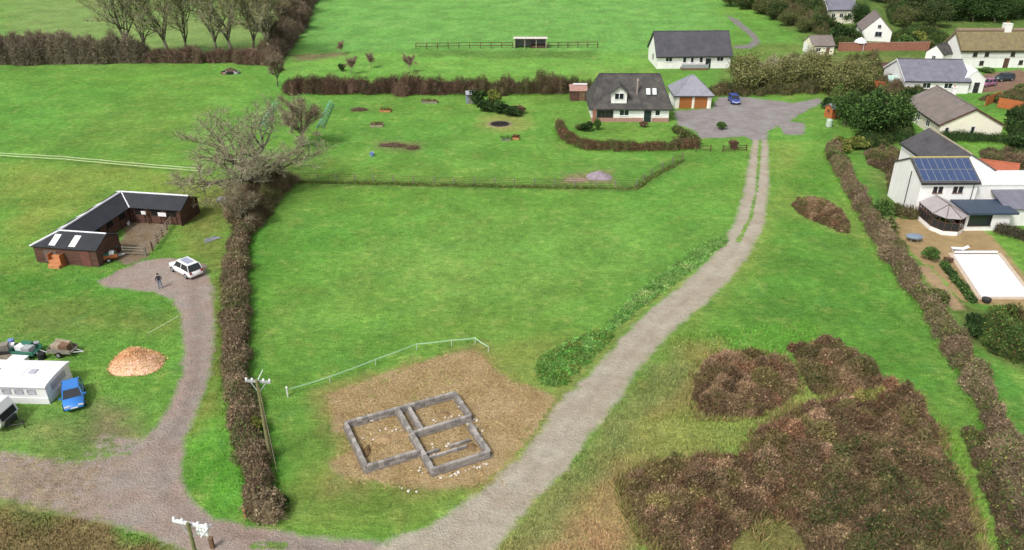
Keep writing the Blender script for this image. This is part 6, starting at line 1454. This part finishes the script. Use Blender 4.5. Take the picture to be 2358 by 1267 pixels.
S((1118, 256), dk, 'dark green shrub in front of the garden shed', 1.8, 2.4)
S((1132, 238), yl, 'pale yellow green shrub in the middle of the dark shrub row', 1.7, 3.0)
S((1152, 260), dk, 'broad dark shrub near the fire pit in the shrub row', 1.9, 2.3)
S((1180, 266), dk, 'low dark shrub at the lawn end of the shrub row', 1.9, 1.9)
S((1200, 262), rd, 'brown twiggy shrub ending the shrub row', 1.2, 1.5)
S((1350, 302), dk, 'rounded grey green topiary bush before the chalet house', 1.3, 1.9)
S((1376, 300), md, 'upright green conifer bush beside the grey green topiary bush', .8, 2.0)
S((1335, 300), ol, 'small olive bush at the chalet lawn edge', .9, 1.3)
S((1582, 332), ol, 'twiggy olive shrub at the drive end of the chalet hedge', 1.9, 2.8)
S((1560, 308), ol, 'olive shrub against the chalet house corner', 1.2, 1.6)
S((1662, 298), md, 'small round green shrub in the driveway', 1.0, 1.3)
S((1690, 344), rd, 'reddish tuft shrub behind the field gate', 1.0, 1.6)
S((1480, 292), rd, 'brown climbing shrub beside the chalet front door', .9, 1.0)
S((2138, 598), md, 'round clipped green bush on the patio', 1.1, 1.6)
S((2185, 605), rd, 'small red leaved shrub beside the pool', .7, .7)
S((1945, 348), yl, 'yellow leaved shrub at the head of the boundary hedge', 2.2, 2.4)
S((1975, 340), yl, 'yellow green shrub under the big evergreen tree', 1.9, 2.2)
S((1926, 372), ol, 'olive bush at the head of the boundary hedge', 1.8, 2.0)
S((2025, 500), md, 'pale green shrub growing in the boundary hedge', 1.8, 2.4)
S((2036, 536), ol, 'olive shrub growing in the boundary hedge beside the patio', 1.7, 2.3)
S((2150, 700), ol, 'olive shrub growing in the boundary hedge beside the terrace', 1.7, 2.2)
S((2250, 770), dk, 'dark green shrub at the corner of the shrub border', 1.6, 2.4)
S((635, 1172), dk, 'dark green ivy clump at the lane end of the field hedge', 1.0, 1.7)
S((598, 1005), yl, 'yellow green ivy clump round the hedge utility pole', .9, 1.9)
# evergreen and mixed trees to the right
def leafy(seed, h, sp, cols, lf=14, size=.38, lv=3, first=.15): return tree_mesh(seed, h, sp, .28, lv, BROWN[:2] + OLIVE, 4, (.4, 1.0), cols, lf, size * .72, first=first)
evg = leafy(61, 8.5, .75, DARKG + MIDG[:2], 16, .42)
place_tree('evergreen_tree', 'large spreading evergreen tree above the orange summerhouse', evg, P(2000, 318), 1.0, R(20))
place_tree('evergreen_tree', 'dense evergreen tree beside the cream bungalow', evg, P(2062, 308), .8, R(200))
place_tree('evergreen_tree', 'evergreen tree overhanging the end of the driveway', evg, P(1945, 290), .72, R(110))
oli = tree_mesh(62, 7.5, .8, .2, 3, OLIVE + OAKC, 5, (.4, 1.0), [C(142, 144, 88), C(120, 126, 72), C(156, 148, 100), C(100, 112, 60)], 9, .26, first=.05)
for px, s, lb in (((1710, 212), .95, 'olive green tree behind the dark blue car'), ((1770, 208), .7, 'pale brown tree in the roadside hedge'), ((1822, 206), .85, 'olive tree standing mid way along the roadside hedge'), ((1872, 200), .9, 'olive tree at the lane end of the roadside hedge'), ((1930, 220), .9, 'olive tree above the evergreen at the lane end'), ((1965, 215), .85, 'olive tree beside the orange brown panel fence')):
    place_tree('olive_tree', lb, oli, P(*px), s * 1.05, sxy=s * 1.3)
wd = [leafy(71, 13, .6, DARKG + MIDG[:1], 15, .5, first=.06), leafy(72, 11, .7, DARKG + OLIVE[:2], 13, .5, first=.06), leafy(73, 10, .75, OLIVE + MIDG[:2] + [C(140, 136, 96)], 11, .45, first=.06)]
k = 0
for px, v, s in (((2080, 62), 2, .7), ((2110, 48), 1, .9), ((2145, 62), 1, .75), ((2150, 30), 0, 1.0), ((2190, 48), 0, .95), ((2215, 22), 0, 1.0), ((2240, 50), 0, .95), ((2275, 30), 0, 1.0), ((2290, 52), 0, .9), ((2330, 34), 0, 1.0), ((2350, 14), 0, 1.0), ((2310, 6), 0, 1.1), ((2180, 0), 1, 1.1), ((2110, 10), 1, 1.0), ((2060, 20), 2, 1.0), ((2250, 0), 0, 1.1), ((2030, 4), 2, 1.0), ((2370, 44), 0, .9)):
    place_tree('woodland_tree', 'dark evergreen tree in the wood behind the thatched cottage', wd[v], P(*px), s * .85, group='trees in the wood behind the thatched cottage')
for i in range(26):
    place_tree('wood_edge_tree', 'dark leafy tree deep in the wood at the far right', wd[random.choice((0, 0, 1, 1, 2))], P(random.uniform(1990, 2420), random.uniform(-30, 26)), random.uniform(.7, 1.05), group='trees deep in the far right wood')
for i in range(22):
    t_ = random.random(); place_tree('scrub_tree', 'olive scrub tree in the thick belt above the far houses', wd[random.choice((1, 2, 2))], P(1680 + 290 * t_ + random.uniform(-15, 15), -10 + 60 * t_ * random.uniform(.3, 1)), random.uniform(.4, .7), group='scrub trees above the far houses')
for px, v, s in (((1680, 14), 2, .8), ((1715, 22), 1, .6), ((1750, 32), 2, .6), ((1785, 46), 1, .6), ((1815, 60), 2, .55), ((1850, 74), 2, .5), ((1835, 30), 1, .7), ((1880, 50), 1, .7), ((1900, 76), 1, .55), ((1800, 8), 2, .9), ((1870, 10), 2, .9), ((1750, -4), 1, .9), ((1890, 110), 1, .35), ((1700, -14), 1, 1.0)):
    place_tree('lane_tree', 'olive green tree in the belt between the upper field and the far houses', wd[v], P(*px), s * .8, group='tree belt between upper field and far houses')
BELT = dict(tw=(.4, 1.0), width=.09, edge=2.0, rmin=1.3, rmax=2.8, lump=5, fleck=1.6)
thicket('shrub_belt', 'thick olive shrub belt along the top edge of the upper field', 'shrubs', [(1640, -20), (1690, 4), (1740, 26), (1800, 50), (1860, 72), (1905, 88), (1905, 60), (1880, 20), (1900, -20)], 4.2, OLIVE + MIDG[:1] + BROWN[:1], 26, DARKG + MIDG + OLIVE, .6, seed=301, **BELT)
thicket('shrub_belt', 'dark green thick undergrowth below the wood beside the thatched cottage', 'shrubs', [(2050, 60), (2090, 40), (2150, 44), (2230, 50), (2380, 44), (2400, 16), (2200, 6), (2040, 26)], 4.4, DARKG + OLIVE[:1], 26, DARKG + MIDG[:2], .7, seed=303, **BELT)
thicket('shrub_belt', 'mixed green shrub belt between the far white house and the brick wall', 'shrubs', [(2050, 100), (2058, 84), (2100, 76), (2170, 82), (2190, 112), (2140, 110)], 3.0, DARKG + MIDG[:1] + OLIVE[:1], 30, MIDG + YELG + DARKG, .7, seed=305, **BELT)
thicket('shrub_belt', 'mixed shrubs filling the garden beside the orange brown panel fence', 'shrubs', [(1900, 205), (1920, 170), (1960, 150), (2020, 140), (2035, 176), (2010, 208), (1960, 232), (1915, 235)], 3.2, OLIVE + MIDG[:2] + BROWN[:1], 34, MIDG + YELG + DARKG, .6, seed=307, tw=(.3, .8), width=.07, edge=1.5, rmin=.8, rmax=1.9, fleck=1.4)
thicket('shrub_belt', 'tangled olive shrubs between the roadside hedge and the cream outbuilding', 'shrubs', [(1700, 196), (1720, 168), (1800, 150), (1880, 148), (1900, 190), (1890, 208), (1800, 208)], 3.4, OLIVE + OAKC[:3], 30, OLIVE + YELG + MIDG[:1], .5, seed=309, tw=(.4, 1.0), width=.07, edge=1.5, rmin=1.0, rmax=2.2, fleck=1.2)
thicket('shrub_belt', 'dark shrubs under the evergreen tree beside the cream bungalow', 'shrubs', [(1965, 325), (1990, 300), (2060, 296), (2100, 300), (2100, 320), (2040, 338), (1985, 345)], 1.8, DARKG + OLIVE[:1], 60, DARKG + MIDG, .6, seed=311, tw=(.2, .6), width=.06, edge=1.0, rmin=.6, rmax=1.3, fleck=1.2)
SB = dict(tw=(.3, .8), width=.06, edge=1.2, rmin=.7, rmax=1.6, fleck=1.3)
thicket('shrub_belt', 'dark evergreen shrubs behind the right end of the clipped hedge', 'shrubs', [(2318, 300), (2330, 262), (2400, 268), (2420, 340), (2340, 340)], 2.8, DARKG + OLIVE[:1], 50, DARKG + MIDG[:2], .6, seed=321, **SB)
thicket('shrub_belt', 'brown and green shrubs between grey roofed and cream bungalows', 'shrubs', [(2062, 232), (2084, 212), (2120, 206), (2136, 214), (2100, 246), (2076, 262)], 2.0, OLIVE + REDB[1:] + DARKG[:1], 60, DARKG + MIDG, .5, seed=323, **SB)
thicket('shrub_belt', 'green shrubs on the bank above the brick garden wall', 'shrubs', [(1900, 112), (1905, 96), (1985, 92), (1990, 104), (1960, 112)], 2.2, DARKG + OLIVE, 40, DARKG + MIDG, .6, seed=325, **SB)
thicket('shrub_belt', 'low brown and green planting along the court orange fence', 'shrubs', [(2250, 232), (2290, 222), (2370, 214), (2372, 236), (2300, 240)], 1.2, OLIVE + BROWN[:2], 60, MIDG + OLIVE, .5, seed=327, **SB)
place_tree('dark_conifer', 'dark conifer standing between the two far white houses', wd[0], P(1975, 66), .55, R(10))
S((1935, 98), dk, 'dark blue green conifer shrub in front of the far white house', 3.2, 5.2)
S((1955, 92), md, 'green shrub beside the far white house gable', 2.2, 3.0)
S((2108, 100), yl, 'bright yellow gorse shrub beyond the far white house', 3.0, 3.4)
S((2085, 106), md, 'green shrub beside the bright yellow gorse', 2.4, 2.6)
S((2130, 112), ol, 'olive shrub at the end of the brick garden wall', 2.2, 2.6)
S((2160, 150), dk, 'dark green shrub before the thatched cottage outhouse', 1.6, 2.0)
S((2100, 238), dk, 'dark green shrub at the back corner of the cream bungalow', 2.4, 3.2)
S((2290, 235), ol, 'olive shrub on the parking court corner', 1.6, 1.8)
S((2340, 300), dk, 'tall dark green shrub beside the cream gable wall', 2.6, 4.0)
S((2345, 345), dk, 'dark green shrub at the right end of the clipped hedge', 2.4, 3.0)
S((2270, 166), md, 'low green shrub border under the thatched cottage windows', 2.0, .9)
S((2350, 215), ol, 'olive shrub behind the orange fence', 2.0, 2.2)
S((1908, 250), dk, 'dark bush beside the orange summerhouse', 1.6, 2.2)

# ------------------------------------------------------------------ rough grass
def grass(n, poly_px, hmin, hmax, w, name, label, mul=1.0, dens=None, avoid=True):
    poly = PP(poly_px); lo, hi = poly.min(0), poly.max(0)
    q = lo + rng.random((n, 2)) * (hi - lo); ok = poly_sd(poly, q[:, 0], q[:, 1]) < 0
    if avoid:
        for rd_ in ROADS + [YARD, PATIO]: ok &= poly_sd(rd_, q[:, 0], q[:, 1]) > .12
        ok &= (poly_sd(SOIL, q[:, 0], q[:, 1]) > -.5)
    if dens is not None: ok &= rng.random(n) < np.clip(.5 + dens * fbm(q[:, 0], q[:, 1], 2.5, 61), 0, 1)
    q = q[ok]; m = len(q); c = zonecol(q[:, 0], q[:, 1]) * mul * 1.18 * rng.uniform(.7, 1.4, (m, 1)); y = rng.random(m) < .12
    c[y] = c[y] * .5 + np.array(C(176, 170, 110)) * .5
    V, Fq, Cc = blades(np.column_stack([q, np.full(m, -.01)]), norm(np.column_stack([rng.normal(0, .5, (m, 2)), np.ones(m)])), rng.uniform(hmin, hmax, m), rng.uniform(.6, 1.4, m) * w, c)
    o = link(name, raw_mesh(name, V, Fq, FOL, np.clip(Cc, .003, 1))); tag(o, label, 'grass', kind='stuff')
grass(110000, [(1560, 770), (1860, 740), (2060, 880), (2200, 1000), (2320, 1290), (1130, 1290), (1290, 1100), (1420, 930)], .12, .4, .09, 'rough_grass', 'dry tufted rough grass round the brambles', dens=1.2)
grass(160000, [(590, 440), (1480, 436), (1560, 380), (1720, 330), (1700, 520), (1480, 720), (1270, 930), (1130, 1110), (940, 1250), (640, 1220), (580, 900)], .04, .13, .08, 'field_grass', 'short mottled grass of the central field', mul=1.15)
grass(60000, [(1770, 320), (1880, 300), (2060, 640), (2200, 1000), (1950, 800), (1560, 780), (1700, 660), (1770, 520)], .04, .14, .08, 'field_grass', 'short green grass of the right field', mul=1.15)
grass(90000, [(-60, 380), (470, 410), (560, 480), (515, 640), (520, 900), (570, 1200), (430, 1130), (430, 980), (480, 700), (300, 1010), (180, 1050), (-100, 1020)], .06, .24, .08, 'paddock_grass', 'rough paddock grass round the stables and mobile home', dens=.9)
grass(30000, [(-200, 1150), (200, 1196), (400, 1258), (420, 1320), (-250, 1320)], .1, .35, .08, 'verge_grass', 'brown withered verge grass below the lane', dens=1.2)
